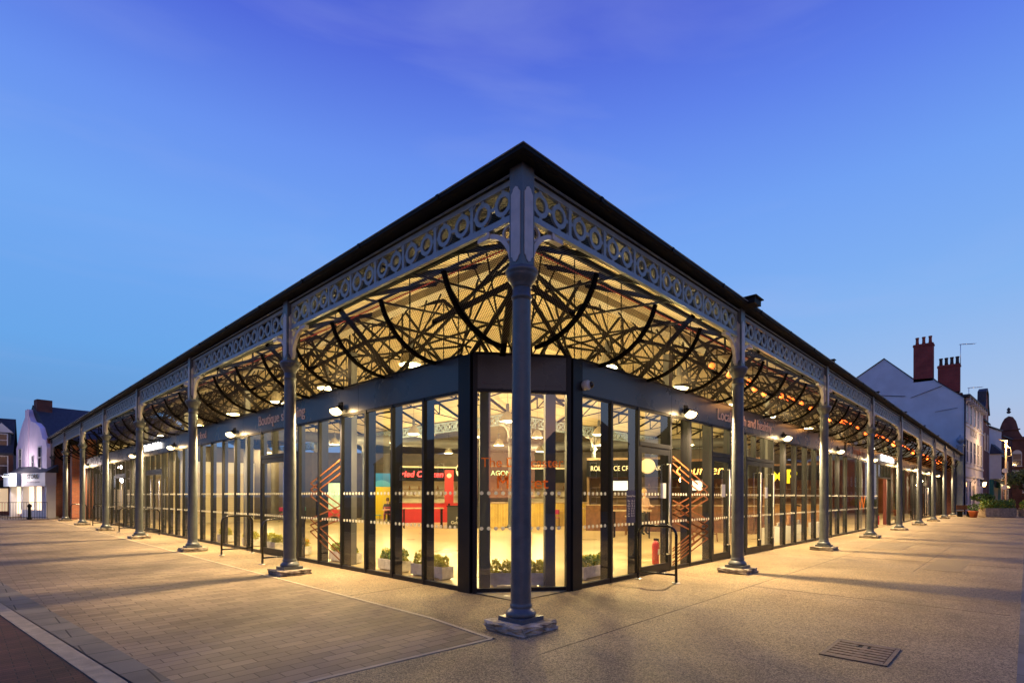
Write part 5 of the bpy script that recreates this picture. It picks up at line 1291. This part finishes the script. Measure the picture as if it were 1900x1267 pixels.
# railings
r = empty('railings', (0, 0, 0), 0, 'thin black railings in front of the lit corner shop', 'railings'); b = MB()
P0, P1 = Vector((-.42, 40.6, 0)), Vector((-2.6, 41.2, 0))
b.bar(P0+Vector((0, 0, 1.05)), P1+Vector((0, 0, 1.05)), .03); b.bar(P0+Vector((0, 0, .12)), P1+Vector((0, 0, .12)), .03); b.build('rail', M_black, r); b = MB()
for i in range(19):
    p = P0.lerp(P1, i/18); b.bar(p, p+Vector((0, 0, 1.05)), .016)
b.build('balusters', M_black, r)
r = empty('bollard', (-1.30, 40.2, 0), 0, 'short black bollard before the shop railings', 'bollard'); b = MB(); b.lathe([(.11, 0), (.11, .1), (.08, .14), (.075, .75), (.11, .8), (.11, .86), (.06, .95), (.02, .98)], n=14); b.build('shaft', M_black, r)
# dark house far left with dormer
A3, u3, n3, ln3 = local((-7.5, 51.6), (-1.45, 51.0))
J = lambda t, d, z: tuple(A3+u3*t+n3*d)[:2]+(z,)
dh = empty('dark_brick_house', (0, 0, 0), 0, 'dark brick house with white gabled dormer at the left edge', 'house')
b = MB(J); b.box(0, ln3, 0, 7, 0, 4.6); b.build('wall', M_brickdark, dh)
b = MB(J); b.prism([(-.2, 4.5), (3.5, 7.4), (7.2, 4.5), (7.2, 4.65), (3.5, 7.6), (-.2, 4.65)], lambda d, z: (0, d, z), lambda d, z: (ln3, d, z)); rf = b.build('roof', M_slate, dh)
b = MB(J); b.box(4.9, 5.9, .6, 2.4, 5.0, 6.25); dm = b.build('dormer', M_slate, dh)
b = MB(J); b.prism([(4.75, 6.25), (6.05, 6.25), (5.4, 6.95)], lambda t, z: (t, .5, z), lambda t, z: (t, 2.6, z)); b.build('dormer_gable', M_white, dm)
window(dm, lambda t, d, z: J(t, d+.595, z), 0, 5.4, 5.2, .6, .9); window(dh, J, 0, 5.3, 3.0, .9, 1.4); window(dh, J, 0, 3.6, 3.0, .9, 1.4)
b = MB(J); b.box(3.0, 5.95, -.25, -.005, 2.05, 2.6); b.build('sign_board', M_black, dh); b = MB(J); b.box(3.1, 5.8, -.06, -.005, .3, 2.0); b.build('lit_window', mat('dim_shop_light', (.7, .5, .3), .5, emit=(1, .7, .4), estr=.6), dh)
b = MB(J); b.box(4.2, 4.9, 3, 3.8, 7.2, 8.2); b.build('chimney', M_brickdark, rf)

# ------------------------------------------------------------------ the far sides of the square (seen mirrored in the glass)
for i, (A_, B_, e, rg, lab) in enumerate((((-28, 52), (-28, 30), 5.2, 8.0, 'brick terrace across the square, left end'), ((-28, 29), (-28, 8), 6.0, 9.2, 'brick terrace across the square, middle'),
        ((-30, 4), (-30, -14), 4.4, 6.6, 'low brick terrace across the square'), ((-16, -34), (8, -34), 5.2, 7.6, 'brick terrace behind the viewpoint'), ((8, -25), (30, -25), 6.6, 9.8, 'brick terrace south of the square, middle'),
        ((31, -25), (45, -24), 7.0, 10.0, 'brick terrace south of the square, right end'), ((46, -13), (112, -15), 7.6, 10.8, 'tall brick terrace along the south side of the street'))):
    A_, B_ = B_, A_
    terrace(lab, A_, B_, e, rg, -8 if False else 8, M_brickdark, [(2.5+3.4*j, 3.4, .9, 1.4) for j in range(5)]+[(2.5+3.4*j, .9, .9, 1.4) for j in range(5)])

# drop leftover prototypes that were never placed
for o in (brk[k] for k in brk):
    if o.parent is None: bpy.data.objects.remove(o)
